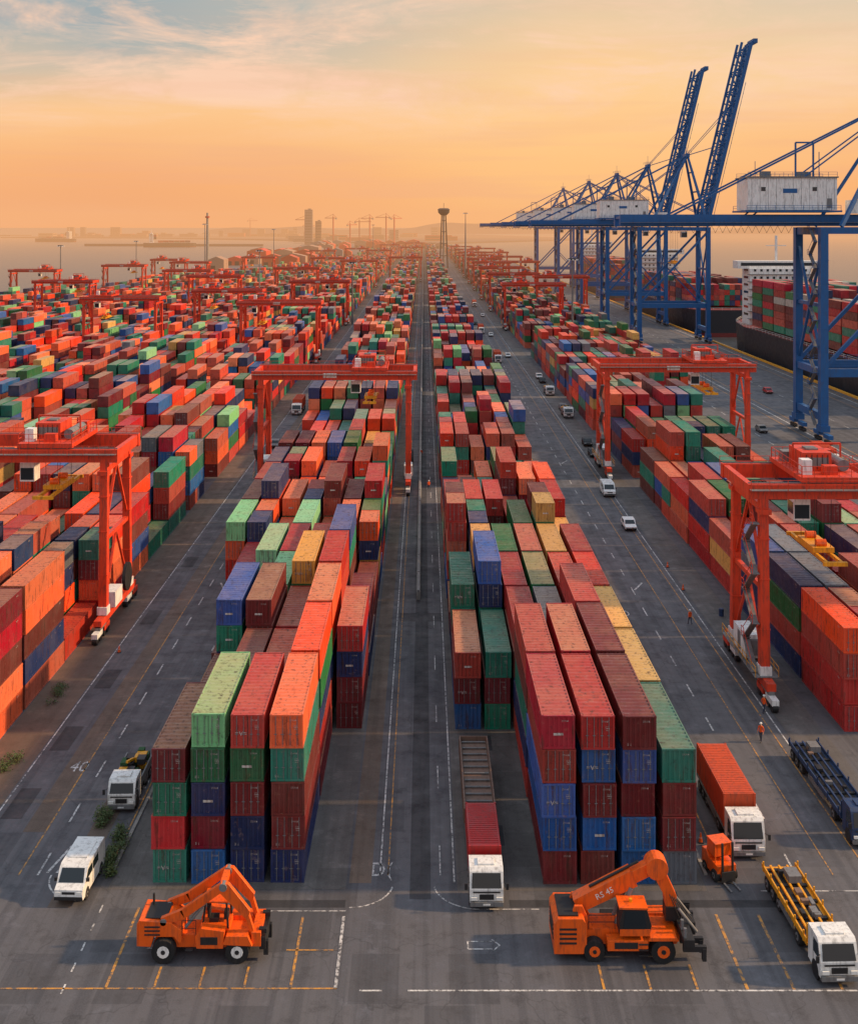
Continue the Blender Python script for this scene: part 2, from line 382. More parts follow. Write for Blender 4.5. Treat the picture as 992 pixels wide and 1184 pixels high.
def strip(mb,x0,x1,y0,y1,z,k): mb.poly([(x0,y0,z),(x1,y0,z),(x1,y1,z),(x0,y1,z)],k)
mb=MB()
for x0,x1,k in ((-39.0,-34.6,'dirt'),(34.0,37.5,'cslab'),(-31.4,-29.6,'dirt'),(60.6,62.4,'dirt')): strip(mb,x0,x1,90,2200,0.006,k)
for k in range(1,7):
    x=-39-31*k; strip(mb,x,x+8,95,1100,0.006,'dirt')
strip(mb,-5.4,-3.8,83,2300,0.006,'dirt'); strip(mb,-26.2,-24.6,80,97,0.008,'dirt')
strip(mb,-22.6,-5.6,82.2,2300,0.009,'cslab'); strip(mb,2.4,20.2,82.0,2300,0.009,'cslab')
mb.obj('gantry_runway_pavement')
mb=MB()
strip(mb,-1.0,0.5,81,2300,0.006,'dark'); strip(mb,-13,-5.5,80.0,80.9,0.006,'dark'); strip(mb,6,25,80.0,80.9,0.006,'dark')
strip(mb,-2.9,2.3,138,141,0.010,'dark'); strip(mb,-36.4,-35.6,84,88,0.012,'dark')
for y in (92,104,118,137,160): strip(mb,-33.9,-32.2,y,y+5,0.012,'dark')
for y in (96,112,131,150): strip(mb,4.3,6.2,y-8,y-5,0.014,'dark')
mb.obj('drainage_channel')
mb=MB()
mb.bx(-26.1,-24.7,82.5,87,0.0,0.13,'conc'); mb.bx(20.45,20.7,84,330,0,0.13,'conc'); mb.bx(-22.95,-22.7,84,330,0,0.13,'conc'); mb.obj('kerb')
mb=MB()
y=146
while y<1600:
    mb.bx(-0.95,-0.45,y,y+7.8,0,1.0,'conc'); mb.bx(-0.85,-0.55,y,y+7.8,1.002,1.25,'steel'); y+=8
mb.obj('concrete_barrier')

def markmat(name,col,wear):
    m,N,b=newmat(name); g=N.n('ShaderNodeNewGeometry').outputs['Position']
    n=N.noise(g,2.2,4,0.75); n2=N.noise(g,0.25,2)
    f=N.math('ADD',N.mr(n,0.46,0.58,0,0.8),N.mr(n2,0.42,0.62,0,wear),clamp=True)
    N.put(b.inputs['Base Color'],N.mix(f,col,(0.085,0.082,0.085,1))); b.inputs['Roughness'].default_value=0.7; return m
M['mw']=markmat('white_road_paint',(0.62,0.61,0.59,1),0.35); M['my']=markmat('yellow_road_paint',(0.56,0.26,0.04,1),0.3)
mb=MB(); Z=0.016
def L(x0,y0,x1,y1,w=0.15,k='mw'):
    d=Vector((x1-x0,y1-y0)); d.normalize(); n=Vector((-d.y,d.x))*w/2
    mb.poly([(x0-n.x,y0-n.y,Z),(x1-n.x,y1-n.y,Z),(x1+n.x,y1+n.y,Z),(x0+n.x,y0+n.y,Z)],k)
def dash(x,y0,y1,a,b_,w=0.15,k='mw'):
    y=y0
    while y<y1: L(x,y,x,y+a,w,k); y+=a+b_
dash(-28.2,84,900,3,4.5); dash(-23.6,97,900,1.5,30,0.3); L(-31.6+2.0,84,-29.6,1200,0.12,'my'); L(-34.4,84,-34.4,1200,0.12)
L(-23.2,84,-23.2,900,0.12,'my')
dash(27.2,84,1000,3,5); L(22.0,84,22.0,1300,0.12,'my'); L(32.6,84,32.6,1300,0.12,'my'); L(33.4,84,33.4,1300,0.13,'mw'); L(29.9,84,29.9,1300,0.1,'my')
L(-3.2,84,-3.2,900,0.12,'mw'); L(-2.6,84,-2.6,900,0.1,'my'); L(2.2,83,2.2,900,0.12,'mw'); dash(1.2,84,600,4,9,0.1)
L(-19.8,71.5,-19.8,80,0.18,'my'); L(-8.3,71.5,-8.3,79,0.18,'my'); L(-5.5,71.5,-5.5,79,0.2,'mw'); L(-27,71.5,-5.4,71.5,0.14,'my')
for x in (-16.8,-14,-11.2): L(x,71.6,x,73.6,0.15,'my')
L(-13,79.6,-5.4,79.6,0.1,'mw'); L(-9,75.3,-5.6,75.3,0.12,'my')
L(-1.0,71.3,27,71.3,0.14,'mw'); L(-4,71.3,-2.6,71.3,0.14)
for x in (11.2,14.1,17): L(x,71.4,x,73.8,0.16,'my')
L(20.1,71.4,20.1,79.2,0.2,'my'); L(23,71.4,23,79.2,0.2,'my'); L(26,71.4,26,79.2,0.18,'my')
dash(-22.4,71,80,0.9,1.2,0.12); dash(-18,75.4,79,0.5,0.7,.3)
def arc(cx,cy,r,a0,a1,w=0.13,k='mw',n=12):
    for i in range(n):
        a=math.radians(a0+(a1-a0)*i/n); c=math.radians(a0+(a1-a0)*(i+1)/n)
        L(cx+r*math.cos(a),cy+r*math.sin(a),cx+r*math.cos(c),cy+r*math.sin(c),w,k)
arc(-5.2,83,3,-90,-8); arc(3.9,83,3.2,188,270); L(3.9,79.8,8,79.8,0.1)
arc(-24,84,3.2,180,262); arc(31,86,4,270,350); L(24,82,31,82,0.12)
L(-26.9,84.3,-26.2,88,0.2);L(-27.6,84.3,-26.9,88,0.2)
for a in ((2.9,75.4,4.5,75.4),(2.9,76.2,4.5,76.2),(2.9,75.4,2.9,76.2)): L(*a,0.1)
L(4.5,75.2,5.0,75.8,0.1);L(4.5,76.4,5.0,75.8,0.1)
for y in (150,230,330): 
    L(27.5,y,29,y+3,0.25); L(-26,y,-27,y+3,0.25)
for txt,x,y,sz in (('D(',-3.9,83.9,1.5),('40',-31,100,1.6),('20',23.6,140,1.6)):
    v,f=text_geo(txt,sz); i=len(mb.v); mb.v+=[(p[0]+x,p[1]*1.7+y,Z) for p in v]; mi=mb.mi('mw')
    for q in f: mb.f.append(tuple(i+a for a in q)); mb.m.append(mi)
for x in (66+20,90,113,117): L(x,60,x,1400,0.2,'my')
for x in (88,116): L(x,30,x,1400,0.35,'mw')
dash(76,60,340,4,6,0.2); dash(100,60,1200,4,6,0.2)
mb.obj('road_markings')

# ------------------------------------------------------------ gantry cranes (yard)
def gantry_mesh(Sp,tx,spz):
    mb=MB(); k='gred'; T=20.0; D=5.4
    for x in (0,Sp):
        for sy in (-1,1):
            mb.beam((x,sy*D,2.2),(x,sy*D*0.92,T),0.95,1.05,k,0.85,0.95)
            mb.box(x,sy*D,2.9,1.15,1.4,0.9,'white'); mb.box(x,sy*(D-0.2),T-1.2,1.2,1.5,0.5,k)
            for z in (7,12,16): mb.box(x,sy*(D-0.02*z),z,1.05,1.15,0.12,k)
            for bo in (-1.5,1.5):
                mb.box(x,sy*(D+1.2)+bo,1.0,0.7,2.2,0.55,'white' if bo<0 else k)
                for wy in (-0.65,0.65): mb.cyl((x-0.28,sy*(D+1.2)+bo+wy,0.52),(x+0.28,sy*(D+1.2)+bo+wy,0.52),0.52,'black',14)
            mb.box(x,sy*(D+1.2),1.5,0.6,2.6,0.5,'steel')
        mb.box(x,0,2.0,0.9,2*D+5,0.75,k)
        mb.box(x,0,T-0.9,0.7,2*D-1,0.7,k)
        mb.box(x,0,11.0,0.5,2*D-1,0.5,k)
        mb.beam((x,-D,11),(x,0,T-1),0.3,0.3,k); mb.beam((x,D,11),(x,0,T-1),0.3,0.3,k)
        mb.beam((x,-D,3),(x,0,10.8),0.25,0.25,k); mb.beam((x,D,3),(x,0,10.8),0.25,0.25,k)
    mb.box(0.0,0.3,3.9,1.9,4.4,2.4,'white'); mb.box(-0.97,0.3,3.9,0.05,1.0,1.9,'steel'); mb.box(0,-2.1,3.9,1.2,0.4,1.6,'steel')
    mb.cyl((Sp+0.5,2.5,4.4),(Sp+0.9,2.5,4.4),1.7,'black',20); mb.box(Sp,-1.5,3.3,1.5,3.2,1.8,'white')
    mb.box(0,0,2.45,2.4,2*D+2,0.08,'steel')
    for sx in (-1.15,1.15): mb.rail((sx,-D-1,2.5),(sx,D+1,2.5),'yellow',1.0,1.5,0.05)
    z=2.6; y=-D; d=1
    while z<T-2.4:
        y2=y+d*3.2; mb.beam((-0.95,y,z),(-0.95,y2,z+2.5),0.65,0.12,'steel'); mb.beam((-1.25,y,z+1),(-1.25,y2,z+3.5),0.05,0.05,'gred')
        mb.box(-0.95,y2,z+2.5,0.75,0.9,0.07,'steel'); mb.rail((-1.3,y2-.45,z+2.5),(-1.3,y2+.45,z+2.5),'gred',1,0.9)
        z+=2.5; y=y2; d=-d
    for sy in (-1,1):
        yy=sy*D*0.92
        mb.box(Sp/2,yy,T+0.75,Sp+3.2,0.95,1.5,k)
        mb.box(Sp/2,yy+sy*0.85,T+1.0,Sp+3.0,0.7,0.06,'steel'); mb.rail((-1.5,yy+sy*1.18,T+1.0),(Sp+1.5,yy+sy*1.18,T+1.0),k,1.05,1.8,0.05)
        mb.box(Sp/2,yy,T+1.56,Sp+3,0.12,0.12,'steel')
        for i in range(int(Sp/2.6)): mb.box(1.3+i*2.6,yy+sy*0.49,T+0.75,0.08,0.05,1.42,k)
        mb.box(Sp*0.47,yy+sy*0.485,T+0.8,2.4,0.03,0.8,'white')
    for x in (-1.2,Sp+1.2): mb.box(x,0,T+0.8,0.6,2*D*0.92-0.96,1.2,k)
    mb.box(tx,0,T+1.9,6.4,2*D*0.92+0.6,0.5,k)
    mb.box(tx-0.6,0,T+3.1,3.0,4.4,1.9,'gred'); mb.cyl((tx+2.0,-2.6,T+2.8),(tx+2.0,2.6,T+2.8),0.6,'steel',14); mb.box(tx+2,3.2,T+2.8,1.3,1.0,1.2,k)
    mb.box(tx-2.2,-3.4,T+2.9,1.0,1.2,1.5,'white'); mb.box(tx-2,3.2,T+2.7,1.3,1.4,1.1,'steel'); mb.box(tx+0.2,-3.6,T+2.6,1.4,1.0,0.9,k)
    mb.box(tx-0.6,-2.23,T+3.1,2.4,.05,.9,'steel'); mb.box(tx-.6,0,T+4.1,1.2,1.6,.25,'steel')
    for i in range(5): mb.box(tx-1.7+i*0.55,-2.27,T+3.1,.06,.06,1.5,'black')
    for yy in (-D*0.92-.2,D*0.92+.2): mb.rail((tx-3.1,yy,T+2.15),(tx+3.1,yy,T+2.15),k,1.1,1.2,0.05)
    for xx in (tx-3.1,tx+3.1): mb.rail((xx,-D*.92,T+2.15),(xx,D*.92,T+2.15),k,1.1,1.2,0.05)
    for hx in (-2.4,2.6): mb.beam((tx+hx,0,T+2),(tx+hx,0,T+4.6),0.16,0.16,k)
    mb.beam((tx-2.4,0,T+4.6),(tx+2.6,0,T+4.6),0.2,0.2,k)
    mb.box(tx-2.6,-2.6,T-1.5,1.7,2.0,2.2,'white'); mb.box(tx-2.6,-3.62,T-1.7,1.5,0.04,1.4,'glass'); mb.box(tx-3.47,-2.6,T-1.4,0.04,1.6,1.2,'glass'); mb.box(tx-2.6,-2.6,T-0.1,0.3,0.3,1.4,k)
    for sx in (-1,1):
        for sy in (-2.2,2.2): mb.beam((tx+sx*0.9,sy,T+1.7),(tx+sx*0.8,sy,spz+0.7),0.045,0.045,'black')
    mb.box(tx,0,spz+0.45,2.2,5.0,0.5,'yellow'); 
    for sx in (-0.75,0.75): mb.box(tx+sx,0,spz,0.28,11.6,0.36,'yellow')
    for sy in (-5.8,5.8): mb.box(tx,sy,spz,2.4,0.35,0.4,'yellow')
    for sy in (-1.6,1.6): mb.cyl((tx-0.5,sy,spz+0.95),(tx+0.5,sy,spz+0.95),0.42,'orange',12)
    return mb.mesh('gantry_crane_mesh')
GA=gantry_mesh(26.4,19.5,16.0); GB=gantry_mesh(26.4,7.0,13.6)
def gantry(x,y,me=GA): return inst('gantry_crane',me,(x,y,0))
gantry(-63.6,139); gantry(-29.2,211,GA); gantry(34.2,121,GB); gantry(34.6,222,GA)
for y in (405,560,900,1300,1700): gantry(-63.6,y,R.choice((GA,GB)))
for k,y in ((1,480),(1,740),(1,980),(1,1400),(2,430),(2,620),(2,1280),(3,700),(3,1000),(4,560),(4,860),(5,790),(5,930),(6,700)): gantry(-63.6-31*k,y,R.choice((GA,GB)))
for y in (1000,1500,1900): gantry(-29.2,y)
for y in (532,650,752,860,960,1080,1200,1350,1550): gantry(37.2,y,R.choice((GA,GB)))
for y in (600,860,1010,1180,1400): gantry(60,y+15,R.choice((GA,GB)))

# ------------------------------------------------------------ ship-to-shore cranes
def sts_mesh(raised):
    mb=MB(); k='blue'; XL,XW=88.0,116.0; D=8.5; G=47.5
    for x in (XL,XW):
        for sy in (-1,1):
            mb.beam((x,sy*D,3.2),(x,sy*D,G-0.2),1.7,1.9,k)
            mb.box(x,sy*D,3.0,2.0,3.2,1.4,k)
            for z in (10,20,25,35,40): mb.box(x,sy*D,z,1.8,2.0,.15,k)
            for bo in (-3.2,3.2):
                mb.box(x,sy*(D)+bo,1.7,1.0,3.6,0.9,k)
                for w in (-1.3,-0.45,0.45,1.3): mb.cyl((x-.35,sy*D+bo+w,0.45),(x+.35,sy*D+bo+w,0.45),0.42,'black',10)
        mb.box(x,0,5.4,1.2,2*D-1.9,1.6,k); mb.box(x,0,G-1.0,1.2,2*D-1.9,1.7,k); mb.box(x,0,15.2,1.1,2*D-1.9,1.5,k)
        for sy in (-1,1):
            mb.beam((x,sy*D,16),(x,0,30),0.55,0.55,k); mb.beam((x,0,30),(x,sy*D,44),0.55,0.55,k)
        mb.box(x,0,30,0.8,2*D-1.9,0.8,k)
    for sy in (-1,1):
        y=sy*D
        mb.box((XL+XW)/2,y,15.2,XW-XL-1.8,1.1,1.8,k); mb.box((XL+XW)/2,y,G-0.9,XW-XL-1.8,1.0,1.5,k)
        mb.beam((XL,y,16),(XW,y,G-2),0.8,0.8,k); mb.beam((XW,y,16),(102,y,31),0.45,0.45,k)
        mb.rail((XL+1,y-sy*.1,16.2),(XW-1,y-sy*.1,16.2),k,1.1,2.5,0.07)
        mb.beam((XW,y,G),(109,sy*2.2,77),1.1,1.1,k,0.8,0.8); mb.beam((XL+4,y,G),(109,sy*2.2,77),0.8,0.8,k)
        mb.beam((109,sy*2.2,77),(56,sy*3.6,G+2.6),0.4,0.4,k); mb.beam((109,sy*2.2,76),(74,sy*3.6,G+2.6),0.3,0.3,k)
    mb.box(109,0,77,1.6,6,1.6,k); mb.box(113,0,62,0.6,11,0.6,k); mb.box(111,0,70,0.5,8,0.5,k); mb.rail((107.5,-3,77.8),(110.5,-3,77.8),k,1.1,1,0.08); mb.rail((107.5,3,77.8),(110.5,3,77.8),k,1.1,1,0.08)
    mb.beam((109,0,77.8),(109,0,82),0.12,0.12,k)
    for sy in (-1,1):
        mb.box((44+118)/2,sy*3.6,G+1.4,118-44,1.1,2.6,k)
        mb.box((44+118)/2,sy*4.9,G+0.9,118-44,1.1,0.08,'steel'); mb.rail((44,sy*5.4,G+0.9),(118,sy*5.4,G+0.9),k,1.15,3,0.07)
        for i in range(12): mb.box(47+i*6,sy*4.17,G+1.4,0.12,0.05,2.5,k)
    for x in np.arange(44.5,118,7): mb.box(x,0,G+2.0,0.6,6.1,0.6,k)
    mb.box(45,0,G-0.3,3,8,0.3,k); mb.rail((43.5,-4,G-0.1),(46.5,-4,G-0.1),k,1.1,1,0.08)
    for i in range(22):
        x=48+i*1.7; mb.beam((x,4.6,G+0.2),(x+0.85,4.6,G-1.5),0.06,0.06,'black'); mb.beam((x+0.85,4.6,G-1.5),(x+1.7,4.6,G+0.2),0.06,0.06,'black')
    mb.box(82.5,0,G+7.3,20,9.0,7.2,'white'); mb.box(82.5,0,G+11.05,20.6,9.6,0.3,'steel'); mb.box(82.5,0,G+3.4,21.5,11.4,0.4,k)
    for sy in (-1,1):
        mb.rail((72,sy*5.6,G+3.6),(93,sy*5.6,G+3.6),k,1.1,2,0.08)
        for xx in (76,87.5): mb.box(xx,sy*4.52,G+8.4,1.0,0.06,0.9,'glass')
        mb.box(82,sy*4.52,G+8,3.2,0.05,1.0,'blue')
        for i in range(11): mb.box(73.4+i*1.85,sy*4.505,G+7.3,0.06,0.03,7.0,'steel')
        mb.box(90.8,sy*4.53,G+5.2,1.1,0.06,2.2,'steel')
        mb.rail((72.5,sy*4.7,G+11.2),(92.5,sy*4.7,G+11.2),k,1.0,2,0.07)
    mb.box(78,1,G+11.9,2,2,1.4,'steel'); mb.box(86,-1,G+11.8,3,2,1.2,'steel'); mb.beam((90,0,G+11),(90,0,G+17),0.15,0.15,k); mb.beam((76,2,G+11),(76,2,G+15),0.12,0.12,k)
    for xx in (84,88): 
        mb.beam((xx,-2,G+11),(xx,-2,G+19),0.35,0.35,k)
    mb.beam((84,-2,G+19),(88,-2,G+19),0.35,0.35,k)
    mb.box(97.5,-4.2,G+4.4,5,3,3,'white')
    tx=104
    mb.box(tx,0,G-0.4,6,6,0.8,'steel'); mb.box(tx+3.5,-2,G-3.2,2.4,2.4,2.6,'white'); mb.box(tx+3.5,-3.22,G-3.4,2.2,0.06,1.9,'glass'); mb.box(tx+4.72,-2,G-3.4,0.06,2.2,1.9,'glass')
    for sx in (-1,1):
        for sy in (-2,2): mb.beam((tx+sx,sy,G-0.5),(tx+sx,sy,33),0.07,0.07,'black')
    mb.box(tx,0,32.4,2.4,12,0.5,'yellow'); mb.box(tx,0,33,2,4,0.8,'yellow')
    z=3.5; d=1; y=-D+1.2
    while z<G-3:
        y2=y+d*3.5; mb.beam((XL-1.3,y,z),(XL-1.3,y2,z+2.9),0.8,0.12,'steel'); mb.beam((XL-1.7,y,z+1.1),(XL-1.7,y2,z+4),0.07,0.07,k)
        mb.box(XL-1.3,y2,z+2.9,1.0,1.1,0.08,k); mb.rail((XL-1.8,y2-.5,z+2.9),(XL-1.8,y2+.5,z+2.9),k,1.1,1,0.07); z+=2.9;y=y2;d=-d
    if raised:
        a=math.radians(76.5); d=Vector((math.cos(a),0,math.sin(a))); p=Vector((117.0,0,G+1.4)); q=p+d*76
        mb.truss(p,q,6.8,3.6,18,k,1.5,0.5)
        tip=q+Vector((1.8,0,1.4)); 
        for sy in (-1,1):
            mb.beam(q+Vector((0,sy*3.4,0)),tip+Vector((0,sy*3.4,0)),1.6,1.6,k)
            mb.beam(Vector((109,sy*2.2,77)),p+d*34+Vector((0,sy*3.4,0)),0.3,0.3,k)
            mb.beam(Vector((109,sy*2.2,77)),p+d*52+Vector((0,sy*3.4,0)),0.22,0.22,k)
            mb.rail(p+d*1+Vector((1.6,sy*4.2,-1)),p+d*60+Vector((1.6,sy*4.2,-1)),k,1.0,4,0.08)
        mb.box(tip.x,0,tip.z,1.8,9,1.8,k)
    else:
        p=Vector((118.6,0,G+1.4)); q=Vector((172,0,G+1.4)); mb.truss(p,q,7.2,0,14,k,1.2,0.4)
        for sy in (-1,1):
            mb.beam((109,sy*2.2,77),(140,sy*3.6,G+2.4),0.4,0.4,k); mb.beam((109,sy*2.2,77),(166,sy*3.6,G+2.4),0.4,0.4,k)
            mb.rail((118,sy*4.6,G+1),(172,sy*4.6,G+1),k,1.1,3,0.07)
    return mb.mesh('ship_to_shore_crane_mesh')
SR=sts_mesh(True); SL=sts_mesh(False)
for y,me in ((262,SL),(478,SR),(560,SR),(650,SL),(760,SL),(900,SL)): inst('ship_to_shore_crane',me,(0,y,0))

# ------------------------------------------------------------ ships
def ship(x0,y0,Ls,Bm,deckz,tiers,sup,pal,seed,rz=0):
    rr=random.Random(seed); root=bpy.data.objects.new('container_ship',None); COL.objects.link(root)
    px,py=x0,y0
    if rz: x0,y0=-Bm/2,-Ls/2; root.location=(px,py,0); root.rotation_euler[2]=rz
    mb=MB(); cx=x0+Bm/2; o=[]
    for t,w in ((0,0.62),(0.03,0.85),(0.10,1),(0.78,1),(0.88,0.82),(0.95,0.45),(1.0,0.02)): o.append((t,w))
    ring=[(cx-Bm/2*w,y0+Ls*t) for t,w in o]+[(cx+Bm/2*w,y0+Ls*t) for t,w in reversed(o)]
    def lv(z,s): return [(cx+(a-cx)*s,b,z) for a,b in ring]
    levels=[(-3.6,0.90,'boot'),(-1.6,0.96,'boot'),(deckz,1.0,'hull'),]
    for (z0,s0,k0),(z1,s1,k1) in zip(levels[:-1],levels[1:]):
        A=lv(z0,s0);B=lv(z1,s1)
        for i in range(len(A)):
            j=(i+1)%len(A); mb.poly([A[i],A[j],B[j],B[i]],k1)
    mb.poly(lv(deckz,1.0),'boot')
    P=lv(deckz,1.0)
    for i in range(len(P)):
        q=P[(i+1)%len(P)]; mb.rail(P[i],q,'white',1.1,4,0.08)
    mb.obj('hull',parent=root)
    mb=MB(); ys=y0+Ls*sup
    mb.box(cx,ys,deckz+11,Bm*0.72,11,22,'white'); mb.box(cx,ys,deckz+23.5,Bm*0.98,7,3,'white'); mb.box(cx,ys-3.54,deckz+23.7,Bm*0.9,0.06,1.2,'glass')
    for f in range(7):
        mb.box(cx,ys-5.0,deckz+2.4+f*2.9,Bm*0.76,2.2,0.2,'steel'); 
        for i in range(9): mb.box(cx-Bm*0.3+i*Bm*0.075,ys-5.53,deckz+4+f*2.9,0.9,0.06,0.9,'glass')
        for sx in (-1,1): mb.box(cx+sx*Bm*0.361,ys,deckz+4+f*2.9,0.06,6,0.9,'glass')
    mb.beam((cx,ys,deckz+25),(cx,ys,deckz+35),0.8,0.8,'white'); mb.beam((cx-4,ys,deckz+31),(cx+4,ys,deckz+31),0.3,0.3,'white')
    mb.box(cx,ys+9,deckz+15,8,6,12,'hull'); mb.box(cx,ys+9,deckz+18,8.1,6.1,3,'redp')
    mb.obj('superstructure',parent=root)
    d=[]; nc=int(Bm*0.94/2.5); y=y0+Ls*0.07
    while y<y0+Ls*0.8:
        if not(ys-20<y<ys+13):
            h=tiers+rr.choice((-1,0,0))
            for i in range(nc):
                for t in range(max(1,h+rr.choice((-1,0,0,0)))):
                    d.append((cx-nc*1.25+i*2.5,y,deckz+1.2+t*2.5,2.42,12.19,2.4,C[rr.choice(pal)]))
        y+=13.4
    build_far('deck_containers',d,root); return root
ship(123,275,215,33,9,7,0.84,'TTGRRCWNMMBTR',1)
ship(123,530,190,33,9,5,0.85,'MMRRBBMNT',2)
ship(124,790,220,34,10,5,0.8,'MMRRBBMNTO',3)
ship(-1250,3900,150,24,8,2,0.15,'MRBNT',4,1.35)
ship(-640,2900,130,22,7,2,0.15,'MRBNT',5,-1.4)

# ------------------------------------------------------------ vehicles
def cabpart(mb,x0,w,h,k,L_=2.1):
    x1=x0+L_; hw=w/2
    mb.prism([(x0,0.5),(x1,0.5),(x1+0.05,1.45),(x1-0.32,h-0.2),(x1-0.55,h),(x0,h)],-hw,hw,k)
    a=Vector((x1+0.05,0,1.45)); c=Vector((x1-0.32,0,h-0.2)); d=(c-a).normalized(); n=Vector((d.z,0,-d.x))*0.02
    p=a+d*0.08+n; q=c-d*0.08+n
    mb.poly([(p.x,-hw+0.14,p.z),(p.x,hw-0.14,p.z),(q.x,hw-0.2,q.z),(q.x,-hw+0.2,q.z)],'glass')
    for sy in (-1,1):
        y=sy*(hw+0.012); mb.poly([(x1-1.15,y,1.5),(x1-0.12,y,1.5),(x1-0.42,y,h-0.32),(x1-1.15,y,h-0.32)],'glass')
        mb.box(x1+0.12,sy*(hw-0.3),0.86,0.1,0.42,0.22,'lens'); mb.beam((x1-0.1,sy*hw,1.9),(x1+0.2,sy*(hw+0.22),1.9),0.04,0.04,'black'); mb.box(x1+0.2,sy*(hw+0.25),1.75,0.08,0.2,0.42,'black')
        mb.box(x1-1.2,sy*(hw+0.008),1.4,0.02,0.02,1.5,'black')
        mb.cyl((x1-0.85,sy*(hw-0.02),0.5),(x1-0.85,sy*(hw+0.02),0.5),0.58,'black',16)
    mb.box(x1+0.06,0,0.5,0.28,w*0.98,0.3,'steel'); mb.box(x1+0.07,0,0.95,0.06,w*0.42,0.35,'black'); mb.box(x1+0.215,0,0.5,0.02,0.5,0.12,'white')
    mb.box(x1+0.075,0,1.28,0.04,w*0.8,0.1,'black')
    mb.box(x0+0.9,0,h+0.06,0.9,w*0.5,0.12,k); mb.beam((x1-0.05,-0.5,1.5),(x1-0.18,0.1,2.0),0.03,0.03,'black')
    for sy in (-1,1): mb.wheel(x1-0.85,sy*(hw-0.2),0.5,0.3)
def truck(name,loc,rz,Ltot,load,w=2.4,h=2.8,k='white',bed='steel'):
    mb=MB(); cabpart(mb,Ltot-2.3,w,h,k); xe=Ltot-2.6
    for sy in (-1,1): mb.box(xe/2,sy*0.45,0.85,xe,0.18,0.28,'black')
    mb.bx(0,xe,-w/2,w/2,1.02,1.2,bed)
    wx=[0.9,2.1] if Ltot<11 else [0.9,2.1,3.3,Ltot-4.4]
    for x in wx:
        for sy in (-1,1): mb.wheel(x,sy*(w/2-0.28),0.5,0.5)
    for x in wx[:2]: 
        for sy in (-1,1): mb.box(x,sy*(w/2-0.28),1.0,1.0,0.5,0.03,'black')
    for sy in (-1,1): mb.box(xe*0.55,sy*(w/2-0.05),0.7,xe*0.3,0.06,0.4,'steel'); mb.box(0,sy*(w/2-0.3),0.95,0.05,0.35,0.12,'redp')
    mb.cyl((xe-1.0,w/2-0.35,0.8),(xe-0.1,w/2-0.35,0.8),0.28,'steel',10)
    rr=random.Random(len(name)+int(Ltot*7))
    def boxload(a,c,kk,z1):
        mb.bx(a,c,-w/2+0.04,w/2-0.04,1.24,z1,kk)
        x=a+0.3
        while x<c-0.2:
            for sy in (-1,1): mb.box(x,sy*(w/2-0.02),(1.24+z1)/2,0.12,0.05,z1-1.44,kk)
            mb.box(x,0,z1+.015,0.12,w-0.3,0.03,kk); x+=0.3
        for xx in (a,c):
            for sy in (-1,1): mb.box(xx,sy*(w/2-0.08),(1.24+z1)/2+.01,0.14,0.16,z1-1.2,kk)
    if load=='boxes2':
        boxload(xe-6.3,xe-0.15,'redp',3.1)
        a,c,kk,hh=0.1,xe-6.6,'brown',1.3
        mb.bx(a,c,-w/2,w/2,1.202,1.4,kk)
        for sy in (-1,1): mb.bx(a,c,sy*w/2-0.06,sy*w/2+0.06,1.4,1.2+hh,kk)
        for xx in (a+0.07,c-0.07): mb.bx(xx-0.06,xx+0.06,-w/2+0.065,w/2-0.065,1.4,1.2+hh,kk)
        x=a+0.5
        while x<c-0.1: 
            for sy in (-1,1): mb.box(x,sy*(w/2+0.08),1.2+hh/2,0.1,0.06,hh-0.1,kk)
            x+=0.8
        mb.bx(a+0.14,c-0.14,-w/2+0.07,w/2-0.07,1.4,1.2+hh*0.7,kk)
        x=a+0.6
        while x<c-0.6: mb.box(x,0,1.2+hh*0.78,0.14,w-.3,0.1,'steel'); x+=1.15
    elif load=='cont': boxload(0.1,xe-0.1,'rustor',3.7)
    elif load=='flat':
        for sy in (-1,1):
            mb.bx(0,xe,sy*w/2-0.05,sy*w/2+0.05,1.2,1.5,bed)
            for i in range(6): mb.box(0.4+i*(xe-0.8)/5,sy*(w/2+0.04),1.45,0.12,0.1,0.7,bed)
        for i in range(5): mb.box(0.6+i*(xe-1.2)/4,0,1.27,0.3,w-0.15,0.14,'black')
        mb.bx(.3,xe-.3,-w/2+.2,w/2-.2,1.202,1.215,'black')
        for i in range(3): mb.beam((0.3,-0.7+i*0.6,1.42),(xe-0.4,-0.75+i*0.6,1.42),0.14,0.14,bed)
        mb.box(xe-0.1,0,1.8,0.12,w-.1,1.2,bed); mb.box(2,0.3,1.7,1.2,0.9,0.5,'steel')
        for i in range(7): mb.box(rr.uniform(.8,xe-1),rr.uniform(-.6,.6),1.5,rr.uniform(.3,.9),rr.uniform(.2,.6),rr.uniform(.15,.4),rr.choice(('black','steel','brown')))
    elif load=='green':
        for sy in (-1,1): mb.bx(0,xe,sy*w/2-0.05,sy*w/2+0.05,1.2,1.8,'steel')
        for i in range(26):
            a=rr.uniform(0.4,xe-0.5); mb.box(a,rr.uniform(-.75,.75),rr.uniform(1.4,2.2),rr.uniform(.4,1.1),rr.uniform(.3,.9),rr.uniform(.2,.7),rr.choice(('green','green','black','yellow','steel')))
        mb.beam((0.8,0.2,1.9),(3.6,-0.3,2.6),0.2,0.2,'yellow')
    return mb.obj(name,loc,rz,0.035)
F=-math.pi/2
truck('articulated_truck',(4.35,101.5,0),F,22.0,'boxes2',2.35,2.7)
truck('container_truck',(24.3,97.3,0),F,11.4,'cont',2.5,2.9)
truck('flatbed_truck',(25.6,83.0,0),F+0.03,11.4,'flat',2.4,2.7,'white','yellow')
truck('flatbed_truck',(33.9,103.0,0),F,15.5,'flat',2.5,2.8,'tblue','tblue')
truck('lorry',(-24.6,99.8,0),F+0.02,7.0,'green',2.2,2.5)
